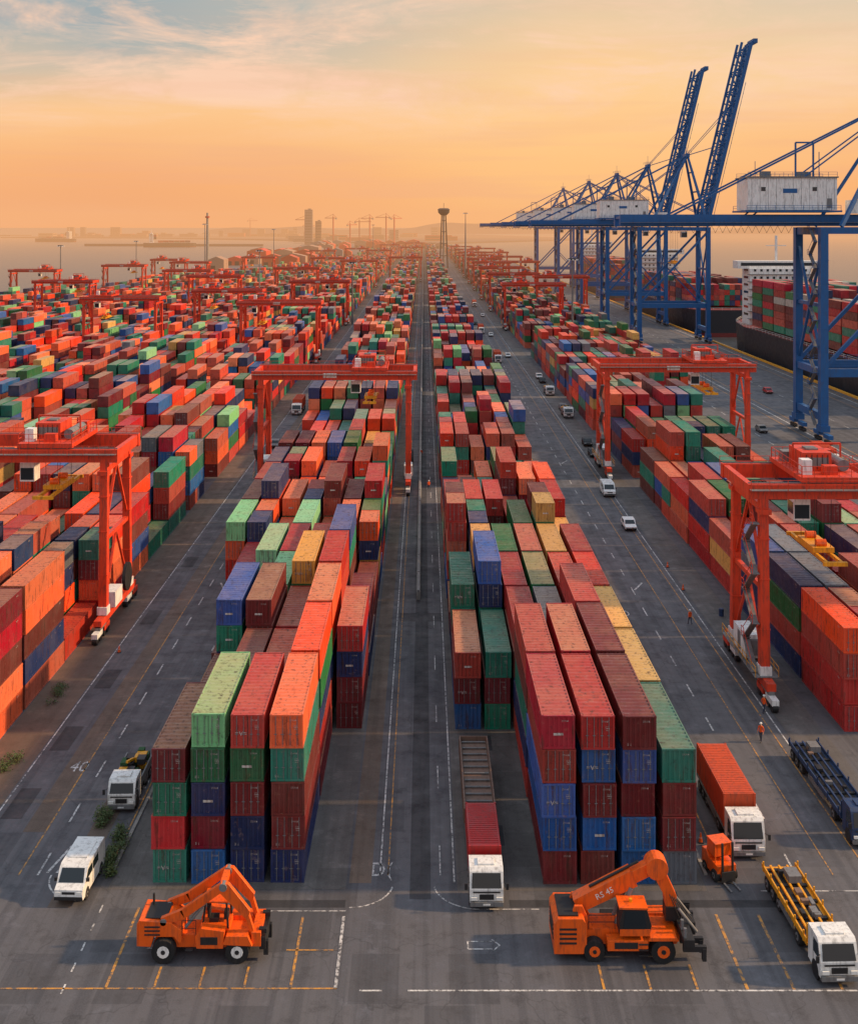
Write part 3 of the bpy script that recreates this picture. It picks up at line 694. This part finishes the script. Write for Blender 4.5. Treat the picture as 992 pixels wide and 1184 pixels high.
def van(name,loc,rz,k='white'):
    mb=MB(); hw=1.0
    mb.prism([(0,0.4),(5.0,0.4),(5.15,0.65),(5.1,1.15),(4.6,1.35),(3.95,2.15),(3.6,2.28),(0.15,2.28),(0,2.1)],-hw,hw,k)
    a=Vector((4.6,0,1.35));c=Vector((3.95,0,2.15));d=(c-a).normalized();n=Vector((d.z,0,-d.x))*0.015;p=a+d*.04+n;q=c-d*.06+n
    mb.poly([(p.x,-.88,p.z),(p.x,.88,p.z),(q.x,.8,q.z),(q.x,-.8,q.z)],'glass')
    for sy in (-1,1):
        y=sy*1.012; mb.poly([(3.0,y,1.4),(4.4,y,1.4),(3.9,y,1.98),(3.0,y,1.98)],'glass'); mb.poly([(1.6,y,1.4),(2.85,y,1.4),(2.85,y,1.98),(1.6,y,1.98)],'glass')
        for x in (0.95,4.1): mb.cyl((x,sy*.98,.42),(x,sy*1.005,.42),.43,'black',16); mb.wheel(x,sy*.88,.36,.26)
        mb.box(5.1,sy*.75,.92,.1,.36,.2,'lens'); mb.box(4.35,sy*1.13,1.5,.12,.2,.26,'black'); mb.box(2.95,sy*1.006,1.2,.02,.01,1.4,'black')
    mb.box(5.14,0,.6,.1,1.96,.22,'black'); mb.box(5.13,0,.95,.04,.9,.16,'black'); mb.box(1.9,0,2.31,2.2,1.3,.05,'white')
    return mb.obj(name,loc,rz,0.04)
van('delivery_van',(-24.6,85.2,0),F-0.03)
def car(loc,rz,k):
    mb=MB(); mb.prism([(0,.4),(4.4,.4),(4.5,.75),(3.4,.95),(2.8,1.5),(1.0,1.55),(.25,1.0),(0,.95)],-.88,.88,k)
    a=Vector((3.4,0,.96));c=Vector((2.8,0,1.5));d=(c-a).normalized();n=Vector((d.z,0,-d.x))*.015;p=a+n+d*.03;q=c+n-d*.04
    mb.poly([(p.x,-.78,p.z),(p.x,.78,p.z),(q.x,.7,q.z),(q.x,-.7,q.z)],'glass')
    mb.poly([(.3,-.75,1.05),(.3,.75,1.05),(.93,.7,1.54),(.93,-.7,1.54)],'glass')
    for sy in (-1,1):
        mb.poly([(1.0,sy*.892,1.0),(3.2,sy*.892,1.0),(2.75,sy*.892,1.42),(1.15,sy*.892,1.42)],'glass')
        for x in (.85,3.55): mb.wheel(x,sy*.78,.34,.22)
        mb.box(4.43,sy*.65,.72,.1,.35,.14,'lens')
    mb.box(4.46,0,.5,.1,1.6,.15,'black'); return mb.obj('parked_car',loc,rz,.04)
for x,y,k in ((32.2,183,'white'),(35,240,'black'),(35.4,252,'black'),(36,300,'steel'),(36,352,'black'),(36,362,'white'),(30.5,420,'white'),(29,500,'white'),(25,560,'black'),(31,610,'white'),(-27,330,'white'),(-32,250,'steel'),(-26,480,'white'),(70,300,'white'),(98,330,'redp'),(78,268,'steel')): car((x,y,0),F,k)
van('delivery_van',(32.5,206,0),F)
truck('lorry',(35.4,330,0),F,8,'green',2.3,2.6); truck('lorry',(35.8,292,0),F,8,'green',2.3,2.6)
for x,y in ((25.8,410),(25.5,520),(30,690),(-32,300),(-26,620),(80,235),(101,400)): truck('container_truck',(x,y,0),F,11.4,'cont')

def reach_stacker(loc,rz):
    mb=MB(); k='orange'
    mb.prism([(0.9,0.75),(8.0,0.75),(8.3,1.15),(8.0,1.55),(5.8,1.6),(4.5,1.75),(1.0,1.75)],-0.85,0.85,k)
    mb.prism([(0.0,0.5),(1.9,0.5),(2.1,1.1),(2.1,2.35),(1.85,2.75),(0.25,2.75),(0.0,2.4)],-1.5,1.5,k)
    for z in (1.2,1.5,1.8,2.1): mb.box(0.9,-1.52,z,1.1,0.05,0.12,'black'); mb.box(-0.02,0,z,0.05,2.0,0.12,'black')
    mb.bx(0.3,1.6,-1.2,1.2,2.75,2.85,'black')
    for sy in (-1,1):
        mb.wheel(2.6,sy*1.25,0.68,0.6,k); mb.wheel(7.0,sy*1.35,0.78,0.8,k)
        mb.prism([(6.0,1.5),(6.15,1.72),(7.85,1.72),(8.0,1.5)],sy*1.35-0.45,sy*1.35+0.45,k)
        mb.bx(3.4,6.0,sy*1.35-0.4,sy*1.35+0.4,0.85,1.5,k if sy<0 else 'black'); mb.box(4.6,sy*1.77,1.2,1.5,0.03,0.4,'black')
        for i in range(3): mb.box(5.7,sy*1.8,0.6+i*0.35,0.6,0.12,0.06,'black')
    mb.prism([(4.2,1.76),(6.1,1.76),(6.25,2.4),(5.95,3.45),(4.45,3.5),(4.2,2.6)],-1.65,-0.35,'black')
    mb.prism([(4.15,3.5),(6.0,3.46),(6.0,3.58),(4.15,3.62)],-1.72,-0.28,k)
    mb.prism([(4.4,2.25),(5.95,2.25),(5.75,3.35),(4.55,3.38)],-1.675,-1.66,'glass')
    mb.bx(4.2,6.15,-1.68,-1.662,1.76,2.2,k)
    for sy in (-0.75,0.75): mb.prism([(0.9,1.7),(2.6,1.7),(1.9,3.2),(1.4,3.2)],sy-0.1,sy+0.1,k)
    p=Vector((1.6,0.3,2.75)); q=Vector((6.9,0.3,5.35)); d=(q-p).normalized()
    mb.beam(p,p+d*4.2,0.95,0.95,k,0.95,1.1); mb.beam(p+d*4.0,q,0.72,0.78,k)
    v,f=text_geo('RS 45',0.55); i=len(mb.v); mi=mb.mi('white')
    b0=p+d*1.5+Vector((0,-0.482,-0.2)); mb.v+=[tuple(b0+d*a[0]+Vector((-d.z,0,d.x))*a[1]) for a in v]
    for q_ in f: mb.f.append(tuple(i+a for a in q_)); mb.m.append(mi)
    mb.cyl(q+Vector((0,-0.55,-0.1)),q+Vector((0,0.55,-0.1)),0.72,k,20)
    mb.prism([(6.4,5.3),(7.3,5.35),(8.2,3.4),(8.1,2.5),(7.5,2.5),(7.4,3.4)],-0.1,0.7,k)
    mb.cyl((4.2,0.75,1.7),(5.2,0.75,4.0),0.16,'steel',10); mb.cyl((4.2,-0.2,1.7),(5.2,-0.2,4.0),0.16,'steel',10)
    mb.cyl(p+d*1.0+Vector((0,0,0.65)),p+d*4.6+Vector((0,0,0.72)),0.09,'black',8)
    mb.box(7.95,0.3,2.3,1.0,1.0,0.9,'black'); mb.box(8.5,0.3,1.7,0.7,5.4,0.5,'black'); mb.box(8.9,0.3,1.35,1.0,1.0,0.8,'black')
    for y in (-2.1,-1.2,1.6,2.7): mb.box(8.9,y,1.25,1.5,0.25,0.35,'black'); mb.box(9.5,y,0.9,0.25,0.35,0.8,'black'); mb.box(8.3,y,2.1,0.18,0.18,0.9,'steel')
    mb.cyl((8.2,-0.6,2.9),(9.4,-0.6,1.4),0.1,'steel',8); mb.cyl((8.2,1.1,2.9),(9.4,1.1,1.4),0.1,'steel',8)
    for i in range(5): mb.beam((7.7+i*0.15,-0.2,3.6-i*.1),(8.3+i*0.2,-0.5,2.2),0.05,0.05,'black')
    mb.rail((2.3,-0.9,1.76),(4.0,-0.9,1.76),'black',0.9,0.9,0.04); mb.box(5,-1,3.7,0.2,0.2,0.2,'yellow')
    return mb.obj('reach_stacker',loc,rz,0.05)
reach_stacker((8.4,75.6,0),0)
def handler(loc,rz):
    mb=MB(); k='orange'
    mb.prism([(0.9,0.7),(7.2,0.7),(7.6,1.0),(7.3,1.5),(3,1.55),(1.2,1.5)],-0.8,0.8,k)
    mb.prism([(0.0,1.0),(0.9,0.95),(1.1,1.6),(2.4,1.6),(2.7,1.2),(2.9,1.3),(2.9,2.0),(2.2,2.5),(0.15,2.65),(0.0,2.4)],-1.2,1.2,k)
    for z in (1.75,2.0,2.25): mb.box(1.0,-1.22,z,1.0,0.05,0.1,'black')
    mb.box(-0.02,0,1.9,0.05,1.6,0.9,'black'); mb.bx(.5,1.9,-.9,.9,2.6,2.68,'black')
    for sy in (-1,1):
        mb.wheel(1.75,sy*1.15,0.76,0.6,'white'); mb.wheel(6.5,sy*1.15,0.76,0.6,'white')
        mb.prism([(5.6,1.3),(5.8,1.85),(7.2,1.85),(7.5,1.2)],sy*1.15-0.4,sy*1.15+0.4,k)
        mb.prism([(3.9,1.0),(5.6,1.0),(5.7,2.1),(4.2,2.3),(3.8,1.7)],sy*1.1-0.35,sy*1.1+0.35,k)
        mb.box(3.4,sy*1.2,0.8,0.5,0.3,0.08,'black'); mb.box(4.7,sy*1.46,1.5,1.1,.04,.5,'black')
    for x,z in ((4.2,2.2),(5.8,1.9)):
        for sy in (-1,1): mb.beam((x,sy*0.72,z),(x+(-0.1 if x>5 else 0.15),sy*0.68,3.55),0.12,0.12,'black')
    mb.bx(4.2,5.85,-0.8,0.8,3.55,3.66,k); mb.bx(4.5,5.1,-0.3,0.3,2.0,2.3,'black'); mb.bx(4.4,4.55,-0.3,0.3,2.3,3.0,'black'); mb.box(5.6,0,2.4,0.3,0.5,0.5,'black'); mb.bx(4.0,5.9,-0.75,0.75,1.6,2.0,k)
    for sy in (-0.95,0.95):
        mb.beam((1.6,sy,2.5),(3.0,sy,3.0),0.3,0.5,k,0.3,0.6); mb.beam((2.9,sy,2.95),(5.5,sy,4.75),0.3,0.6,k,0.3,0.5)
        mb.prism([(5.1,4.6),(5.4,5.0),(5.9,4.95),(7.3,3.2),(7.15,2.6),(6.75,2.95)],sy-0.17,sy+0.17,k)
        mb.cyl((5.55,sy-0.25,4.75),(5.55,sy+0.25,4.75),0.26,'steel',12); mb.cyl((1.7,sy-0.25,2.5),(1.7,sy+0.25,2.5),0.22,'steel',12)
        mb.cyl((3.1,sy,2.1),(4.4,sy,3.7),0.11,'steel',8); mb.beam((7.1,sy,2.9),(7.5,sy,1.6),0.28,0.32,k)
    mb.box(5.5,0,4.7,0.4,1.6,0.4,k)
    mb.box(7.7,0,1.5,0.6,2.6,0.9,k); mb.box(8.1,0,1.2,0.4,2.4,0.8,'black'); 
    for y in (-0.9,0.9): mb.box(8.3,y,0.8,0.3,0.3,0.9,'black'); mb.box(8.1,y,1.9,.5,.3,.3,'black')
    mb.rail((2.9,-1.1,1.6),(3.8,-1.1,1.6),'black',1.0,0.9,0.04); mb.cyl((0.7,0.6,2.6),(0.7,0.6,3.4),0.08,'black',8)
    return mb.obj('telescopic_loader',loc,rz,0.05)
handler((-18.5,75.3,0),0)
mb=MB(); k='orange'
mb.prism([(0,0.5),(0.3,0.35),(2.3,0.35),(2.4,1.2),(1.0,1.25),(0.7,1.6),(0,1.5)],-0.75,0.75,k)
for sy in (-1,1):
    mb.wheel(0.5,sy*0.65,0.35,0.3,'steel'); mb.wheel(2.0,sy*0.68,0.42,0.36,'steel')
    for a,b_ in ((0.6,0.75),(1.9,1.75)): mb.beam((a,sy*.65,1.2),(b_,sy*.6,2.5),.08,.08,k)
    mb.beam((2.5,sy*.4,0.2),(2.45,sy*.4,2.9),.12,.16,'black'); mb.beam((2.6,sy*.35,0.12),(3.7,sy*.35,0.1),.14,.06,'steel')
mb.bx(0.6,1.9,-0.68,0.68,2.5,2.58,k); mb.box(2.6,0,0.5,0.08,1.1,0.8,'black'); mb.bx(0.8,1.3,-.3,.3,1.25,1.6,'black'); mb.box(0.75,0,1.9,.1,.55,.7,'black'); mb.box(1.2,0,2.0,1.1,1.3,0.9,k)
mb.obj('forklift',(21.3,85.4,0),F+0.25,0.03)

# ------------------------------------------------------------ people
def worker(loc,rz,vest='hiviz',stride=0.22):
    J=dict(pel=(0,0,.95),sp=(0,0,1.15),ch=(0,0.01,1.36),nk=(0,0.01,1.50),hd=(0,.03,1.64),tp=(0,.02,1.74),
      lh=(-.10,0,.90),lk=(-.11,stride*.6,.50),la=(-.11,stride-.05,.09),lt=(-.12,stride+.12,.04),
      rh=(.10,0,.90),rk=(.11,-stride*.2,.49),ra=(.11,-stride,.11),rt=(.12,-stride+.16,.04),
      ls=(-.19,0,1.42),le=(-.25,-.08,1.14),lw=(-.25,.06,.90),rs=(.19,0,1.42),re=(.25,.03,1.14),rw=(.26,.14,.91))
    rad=dict(pel=.13,sp=.125,ch=.14,nk=.06,hd=.10,tp=.07,lh=.09,lk=.06,la=.045,lt=.04,rh=.09,rk=.06,ra=.045,rt=.04,ls=.065,le=.047,lw=.032,rs=.065,re=.047,rw=.032)
    E_=[('pel','sp'),('sp','ch'),('ch','nk'),('nk','hd'),('hd','tp'),('pel','lh'),('lh','lk'),('lk','la'),('la','lt'),('pel','rh'),('rh','rk'),('rk','ra'),('ra','rt'),('ch','ls'),('ls','le'),('le','lw'),('ch','rs'),('rs','re'),('re','rw')]
    ks=list(J); me=bpy.data.meshes.new('w'); me.from_pydata([J[a] for a in ks],[(ks.index(a),ks.index(c)) for a,c in E_],[])
    o=bpy.data.objects.new('w',me); COL.objects.link(o); md=o.modifiers.new('s','SKIN'); md.use_smooth_shade=True
    for i,a in enumerate(ks): me.skin_vertices[0].data[i].radius=(rad[a],rad[a]*(.8 if a in('pel','sp','ch') else 1))
    me.skin_vertices[0].data[0].use_root=True
    sb=o.modifiers.new('u','SUBSURF'); sb.levels=1; sb.render_levels=1
    dg=bpy.context.evaluated_depsgraph_get(); body=bpy.data.meshes.new_from_object(o.evaluated_get(dg)); bpy.data.objects.remove(o)
    mb=MB(); mb.v=[tuple(v.co) for v in body.vertices]
    for p in body.polygons:
        c=p.center; k=vest
        if c.z>1.52 : k='skin'
        elif c.z<0.10: k='black'
        elif c.z<0.93 and abs(c.x)<.2: k='trouser'
        elif abs(c.x)>.2 and c.z<.97: k='skin'
        mb.f.append(tuple(p.vertices)); mb.m.append(mb.mi(k))
    mb.cyl((0,.02,1.68),(0,.02,1.76),.125,'white',14,.11); mb.cyl((0,.02,1.76),(0,.02,1.81),.11,'white',14,.04); mb.box(0,.13,1.69,.16,.10,.015,'white')
    mb.box(0,.125,1.62,.025,.03,.04,'skin')
    for sx in (-1,1): mb.box(sx*.035,.118,1.65,.02,.015,.012,'black')
    mb.box(0,.112,1.575,.05,.01,.008,'redp')
    for w,s_ in (('lw',-1),('rw',1)):
        x,y,z=J[w]; mb.beam((x,y,z),(x,y+.02,z-.08),.03,.075,'skin')
        for i,l in enumerate((.06,.075,.07,.055)): mb.beam((x,y-.01+i*.022,z-.08),(x-s_*.01,y+.0+i*.022,z-.08-l),.016,.016,'skin',.012,.012)
        mb.beam((x,y+.05,z-.03),(x,y+.09,z-.085),.02,.02,'skin',.014,.014)
    ob=mb.obj('dock_worker',loc,rz); return ob
worker((31.7,137,0),0.4); worker((31.0,105.8,0),2.4); worker((33.1,112,0),-1.2); worker((0.9,207,0),0.2); worker((-0.5,236,0),3)

# ------------------------------------------------------------ vegetation
m,N,b=newmat('foliage'); g=N.n('ShaderNodeNewGeometry').outputs['Position']
N.put(b.inputs['Base Color'],N.mix(N.mr(N.noise(g,3,3),.35,.65),(0.03,0.07,0.018,1),(0.10,0.12,0.03,1))); b.inputs['Roughness'].default_value=.7; M['leaf']=m
def shrub(loc,rx,ry,h,n,seed):
    rr=random.Random(seed); mb=MB()
    cl=[(rr.uniform(-rx,rx),rr.uniform(-ry,ry),rr.uniform(.25,h)) for _ in range(14)]
    for c in cl: mb.beam((c[0]*.3,c[1]*.8,0),c,.05,.05,'brown',.02,.02)
    for i in range(n):
        c=rr.choice(cl); p=Vector(c)+Vector((rr.gauss(0,.22),rr.gauss(0,.22),rr.gauss(0,.18))); p.z=max(.05,p.z)
        a=Vector((rr.uniform(-1,1),rr.uniform(-1,1),rr.uniform(-.6,.6))).normalized()*.09; q=a.cross(Vector((rr.uniform(-1,1),rr.uniform(-1,1),1))).normalized()*.05
        mb.poly([p-a,p+q,p+a,p-q],'leaf')
    mb.obj('shrub',loc)
shrub((-23.2,86.5,0),.45,2.6,.9,2600,1); shrub((-25.6,91.5,0),.4,.8,.7,900,5); shrub((-36.5,101,0),.5,1.6,.45,700,2); shrub((-37,116,0),.5,2.2,.4,600,3)
mc=MB(); mc.box(0,0,.03,.42,.42,.06,'black'); mc.cyl((0,0,.06),(0,0,.75),.17,'orange',12,.03); mc.cyl((0,0,.35),(0,0,.5),.112,'white',12,.078); cm_=mc.mesh('traffic_cone_mesh')
for x,y in ((21.3,88.5),(21.4,92),(-22.2,104),(33.6,98),(-33.9,128),(33.8,150),(33.9,160)): inst('traffic_cone',cm_,(x,y,0.01))
mc=MB(); mc.cyl((0,0,0),(0,0,.88),.29,'tblue',16); mc.cyl((0,0,.3),(0,0,.34),.305,'tblue',16); mc.cyl((0,0,.6),(0,0,.64),.305,'tblue',16); dm=mc.mesh('oil_drum_mesh')
for x,y in ((-22.9,126),(-22.1,126.4),(-22.6,125.2),(36.2,140)): inst('oil_drum',dm,(x,y,0.01))

# ------------------------------------------------------------ masts / distant
def mast(x,y,h):
    mb=MB(); mb.cyl((0,0,0),(0,0,h),.55 if h<60 else 1.2,'steel',10,.25); mb.cyl((0,0,h-.4),(0,0,h+.3),1.8,'black',12)
    for i in range(8):
        a=i*math.pi/4; mb.box(2.0*math.cos(a),2.0*math.sin(a),h-.3,.7,.7,.5,'lens')
    mb.obj('floodlight_mast',(x,y,0))
for x,y,h in ((38,1050,60),(-200,1050,50),(-240,760,35),(-150,1150,45),(-100,700,33),(62,480,34),(-66,1500,50),(-34.8,560,30),(-250,1000,35)): mast(x,y,h)
# port control tower at the end of the centre road
mb=MB()
for sx in (-1,1):
    for sy in (-1,1): mb.beam((sx*4.5,sy*4.5,0),(sx*2.2,sy*2.2,62),1.3,1.3,'hull')
for z in (14,28,42,55):
    q=4.5-2.3*z/62
    for s1 in (-1,1): mb.box(0,s1*q,z,2*q,.6,.6,'hull'); mb.box(s1*q,0,z,.6,2*q-.7,.6,'hull')
mb.cyl((0,0,0),(0,0,62),1.2,'conc',12); mb.cyl((0,0,61),(0,0,64),3.5,'hull',16,6.5); mb.cyl((0,0,64),(0,0,67.5),6.5,'glass',16,7.0); mb.cyl((0,0,67.5),(0,0,69),7.4,'hull',16,5.0); mb.beam((0,0,69),(0,0,75),.5,.5,'steel')
mb.obj('control_tower',(23.0,1330,0))
M['farland']=paint('distant_land',S(84,74,72),0.9,dirt=.4,sc=.01); M['wall1']=paint('building_beige',S(160,126,104),.8,sc=.05); M['wall2']=paint('building_grey',S(120,112,112),.8,sc=.05)
mb=MB()
def slab(pts,h):
    mb.poly([(x,y,h) for x,y in pts],'farland')
    for a,c in zip(pts,pts[1:]+pts[:1]): mb.poly([(*a,h),(*c,h),(*c,-3.6),(*a,-3.6)],'farland')
slab([(-1950,5300),(-1200,5050),(-500,4200),(-200,3500),(60,3400),(700,4600),(300,7000),(-1900,6000)],1.0)
slab([(-3600,6500),(-2300,6400),(-2250,6600),(-3500,6800)],2)
slab([(-900,3050),(-420,3000),(-420,3016),(-900,3066)],2.5)
mb.obj('distant_coast')
mb=MB()
rr=random.Random(9); 
pts=[(x, 8200+500*math.sin(x*.001), 25+38*abs(math.sin(x*.0011+1))+18*math.sin(x*.005)+8*math.sin(x*.013)) for x in range(-1500,4200,90)]
for a,c in zip(pts[:-1],pts[1:]): mb.poly([(a[0],a[1],-4),(c[0],c[1],-4),(c[0],c[1]+300,c[2]),(a[0],a[1]+300,a[2])],'farland')
mb.obj('hills')
def building(name,x,y,w,d,h,k,floors,roof=True):
    mb=MB(); mb.box(0,0,h/2,w,d,h,k)
    fh=h/floors
    for f in range(floors):
        mb.box(0,-d/2-.1,fh*(f+.55),w*.88,.15,fh*.4,'glass'); mb.box(w/2+.1,0,fh*(f+.55),.15,d*.88,fh*.4,'glass'); mb.box(-w/2-.1,0,fh*(f+.55),.15,d*.88,fh*.4,'glass')
    mb.box(0,0,h+.6,w*1.02,d*1.02,1.2,k)
    if roof: mb.box(w*.1,0,h+2.6,w*.4,d*.4,3,'wall2')
    mb.obj(name,(x,y,0))
building('office_tower',-305,3050,20,20,92,'wall2',22); building('office_tower',-282,3080,16,16,62,'wall1',15)
for i in range(80):
    y=rr.uniform(3600,5600); x=rr.uniform(-0.33,0.03)*y
    if y<5150 and x<-0.12*y: y=rr.uniform(5350,5700); x=rr.uniform(-0.33,-0.1)*y
    if rr.random()<.4: building('apartment_block',x,y,rr.uniform(18,40),rr.uniform(15,30),rr.choice((18,28,36,45)),rr.choice(('wall1','wall2')),rr.choice((6,8)),False)
    else: building('warehouse',x,y,rr.uniform(30,90),rr.uniform(25,60),rr.choice((9,12,14,18)),rr.choice(('wall1','wall2','rustor')),rr.choice((2,3)),False)
def warehouse(x,y,w,d,h,k):
    mb=MB(); mb.box(0,0,h/2,w,d,h,k)
    n=max(1,int(w/22)); 
    for i in range(n):
        a=-w/2+i*w/n; c=a+w/n; mb.prism([(a,h+.01),(c,h+.01),((a+c)/2,h+3.5)],-d/2,d/2,'steel' if i%2 else k)
    for i in range(int(w/9)): mb.box(-w/2+5+i*9,-d/2-.1,2.6,5,.2,5,'black')
    mb.obj('warehouse',(x,y,0))
for i in range(60):
    y=rr.uniform(1260,2900); x=rr.uniform(-240,-115) if y<2300 else rr.uniform(-230,40)
    if y<1560: x=min(x,-150)
    warehouse(x,y,rr.uniform(14,32),rr.uniform(20,60),rr.uniform(7,16),rr.choice(('wall1','wall2','rustor','rustor','gred')))
for x,y in ((-260,3300),(-215,3350),(-185,3300),(-160,3400),(-110,3350),(-85,3300),(-330,3200),(-450,4400),(-800,5300)):
    mb=MB(); h=rr.uniform(55,80); mb.beam((0,0,0),(0,0,h),3,3,'redp'); mb.beam((-14,0,h-4),(34,0,h-4),2,2,'redp'); mb.beam((0,0,h+7),(32,0,h-3),.8,.8,'redp'); mb.beam((0,0,h+7),(-13,0,h-3),.8,.8,'redp'); mb.beam((0,0,h),(0,0,h+8),1,1,'redp'); mb.box(-12,0,h-6,5,4,4,'conc')
    mb.obj('tower_crane',(x,y,0),rr.uniform(0,3))
mb=MB(); mb.cyl((0,0,0),(0,0,64),2.2,'conc',14,1.2); mb.cyl((0,0,58),(0,0,60),2.6,'redp',12); mb.obj('chimney',(-254,1350,0))

# ------------------------------------------------------------ haze volume (emission stands in for scattered sunset light, far part of the port)
m=bpy.data.materials.new('emissive_haze'); m.use_nodes=True; nt=m.node_tree; nt.nodes.clear(); N=NT(nt)
dn=0.00026
ab=N.n('ShaderNodeVolumeAbsorption'); ab.inputs['Color'].default_value=(0,0,0,1); ab.inputs['Density'].default_value=dn
em=N.n('ShaderNodeEmission'); em.inputs['Color'].default_value=(0.94,0.46,0.20,1); em.inputs['Strength'].default_value=dn*1.0
ad=N.n('ShaderNodeAddShader'); nt.links.new(ab.outputs[0],ad.inputs[0]); nt.links.new(em.outputs[0],ad.inputs[1])
ou=N.n('ShaderNodeOutputMaterial'); nt.links.new(ad.outputs[0],ou.inputs['Volume']); M['haze']=m
mb=MB(); mb.bx(-4000,4000,560,5200,-3.3,110,'haze'); mb.obj('emissive_haze_volume')

# ------------------------------------------------------------ world
w=bpy.data.worlds.new('World'); scene.world=w; w.use_nodes=True; nt=w.node_tree; N=NT(nt); bg=nt.nodes['Background']
SUN_AZ=88; SUN_EL=27
g=N.n('ShaderNodeTexCoord').outputs['Generated']; sp=N.n('ShaderNodeSeparateXYZ'); N.put(sp.inputs[0],g)
X,Y,Zc=sp.outputs
zc=N.math('MAXIMUM',Zc,0.0)
wob=N.noise(N.scale(g,(3,3,14)),1.5,1)
zw=N.math('ADD',zc,N.math('MULTIPLY',N.math('SUBTRACT',wob,0.5),0.04))
zw=N.math('MAXIMUM',zw,0.0)
base=N.ramp(N.math('MULTIPLY',zw,2.0),[(0.0,(0.90,0.38,0.15)),(0.08,(0.97,0.45,0.17)),(0.18,(0.98,0.57,0.27)),(0.28,(0.93,0.64,0.38)),(0.38,(0.70,0.59,0.45)),(0.7,(0.46,0.53,0.60)),(1.0,(0.5,0.6,0.72))])
az=N.math('DIVIDE',X,N.math('MAXIMUM',Y,0.05))
lf=N.mr(az,-0.36,0.12,1,0)
blue=N.math('MULTIPLY',N.mr(az,-0.28,0.14,1,0),N.mr(zw,0.10,0.165,0,0.92))
c=N.mix(blue,base,(0.30,0.40,0.44,1))
c=N.mix(N.math('MULTIPLY',lf,N.mr(zw,0.08,0.0,0,0.35)),c,(0.76,0.38,0.27,1))
dt=N.n('ShaderNodeVectorMath',operation='DOT_PRODUCT'); N.put(dt.inputs[0],g); dt.inputs[1].default_value=Vector((0.13,1,0.04)).normalized()
gl=N.math('POWER',N.math('MAXIMUM',dt.outputs['Value'],0.0),70.0)
c=N.mix(N.math('MULTIPLY',gl,0.65),c,(1.05,0.63,0.26,1))
pv=N.n('ShaderNodeCombineXYZ'); N.put(pv.inputs[0],az); N.put(pv.inputs[1],zc)
def wisps(rot,sc,loc,lo,hi,dist):
    mp=N.n('ShaderNodeMapping'); N.put(mp.inputs[0],pv.outputs[0]); mp.inputs['Rotation'].default_value=(0,0,rot); mp.inputs['Scale'].default_value=sc; mp.inputs['Location'].default_value=loc
    return N.mr(N.noise(mp.outputs[0],1.0,6,0.66,dist),lo,hi)
w1=wisps(-0.22,(3.4,20.0,1),(1.3,0.75,0),0.44,0.62,0.8)
w2=wisps(0.30,(5.0,24.0,1),(4.1,2.2,0),0.48,0.64,0.6)
ms=wisps(0,(4.5,9.0,1),(0.9,0.2,0),0.36,0.50,0.2)
cm=N.math('MULTIPLY',N.math('MAXIMUM',w1,w2),ms); cm=N.math('MULTIPLY',cm,N.mr(zc,0.07,0.115)); cm=N.math('MULTIPLY',cm,N.mr(az,0.38,-0.02,0.45,1))
c=N.mix(N.math('MULTIPLY',cm,0.9),c,(1.0,0.66,0.47,1))
bn=N.noise(N.scale(g,(2.0,2.0,30)),1.6,3,0.6); c=N.mix(N.math('MULTIPLY',N.mr(bn,0.48,0.66),N.mr(zc,0.17,0.02,0.08,0.36)),c,(0.84,0.42,0.27,1))
sky=N.n('ShaderNodeTexSky',sky_type='NISHITA'); sky.sun_disc=False; sky.sun_elevation=math.radians(SUN_EL); sky.sun_rotation=math.radians(SUN_AZ)
skc=N.mix(1.0,sky.outputs[0],(0.10,0.10,0.10,1),'MULTIPLY'); up=N.mix(1.0,skc,(0.52,0.56,0.60,1),'ADD')
c=N.mix(N.mr(zc,0.22,0.5),c,up)
c=N.mix(N.math('MULTIPLY',N.mr(Y,0.1,-0.4),N.mr(zc,0.5,0.1,0,0.8)),c,(0.72,0.62,0.60,1))
N.put(bg.inputs['Color'],c); bg.inputs['Strength'].default_value=1.0
sd=bpy.data.lights.new('sun','SUN'); sd.energy=4.9; sd.angle=math.radians(2); sd.color=(1.0,0.64,0.33)
so=bpy.data.objects.new('sun',sd); COL.objects.link(so)
az_=math.radians(SUN_AZ); el=math.radians(SUN_EL)
dirv=Vector((math.sin(az_)*math.cos(el),math.cos(az_)*math.cos(el),math.sin(el)))
so.rotation_euler=dirv.to_track_quat('Z','Y').to_euler(); so.location=(0,0,200)

# ------------------------------------------------------------ camera
cd=bpy.data.cameras.new('camera'); cam=bpy.data.objects.new('camera',cd); COL.objects.link(cam); scene.camera=cam
cam.location=(0,0,47.4); cam.rotation_euler=(math.pi/2,0,0)
cd.sensor_fit='HORIZONTAL'; cd.sensor_width=36; cd.lens=36*1330/992; cd.shift_x=0.006; cd.shift_y=-330/992
cd.clip_start=0.5; cd.clip_end=80000
scene.view_settings.view_transform='Standard'; scene.view_settings.look='None'; scene.view_settings.exposure=0
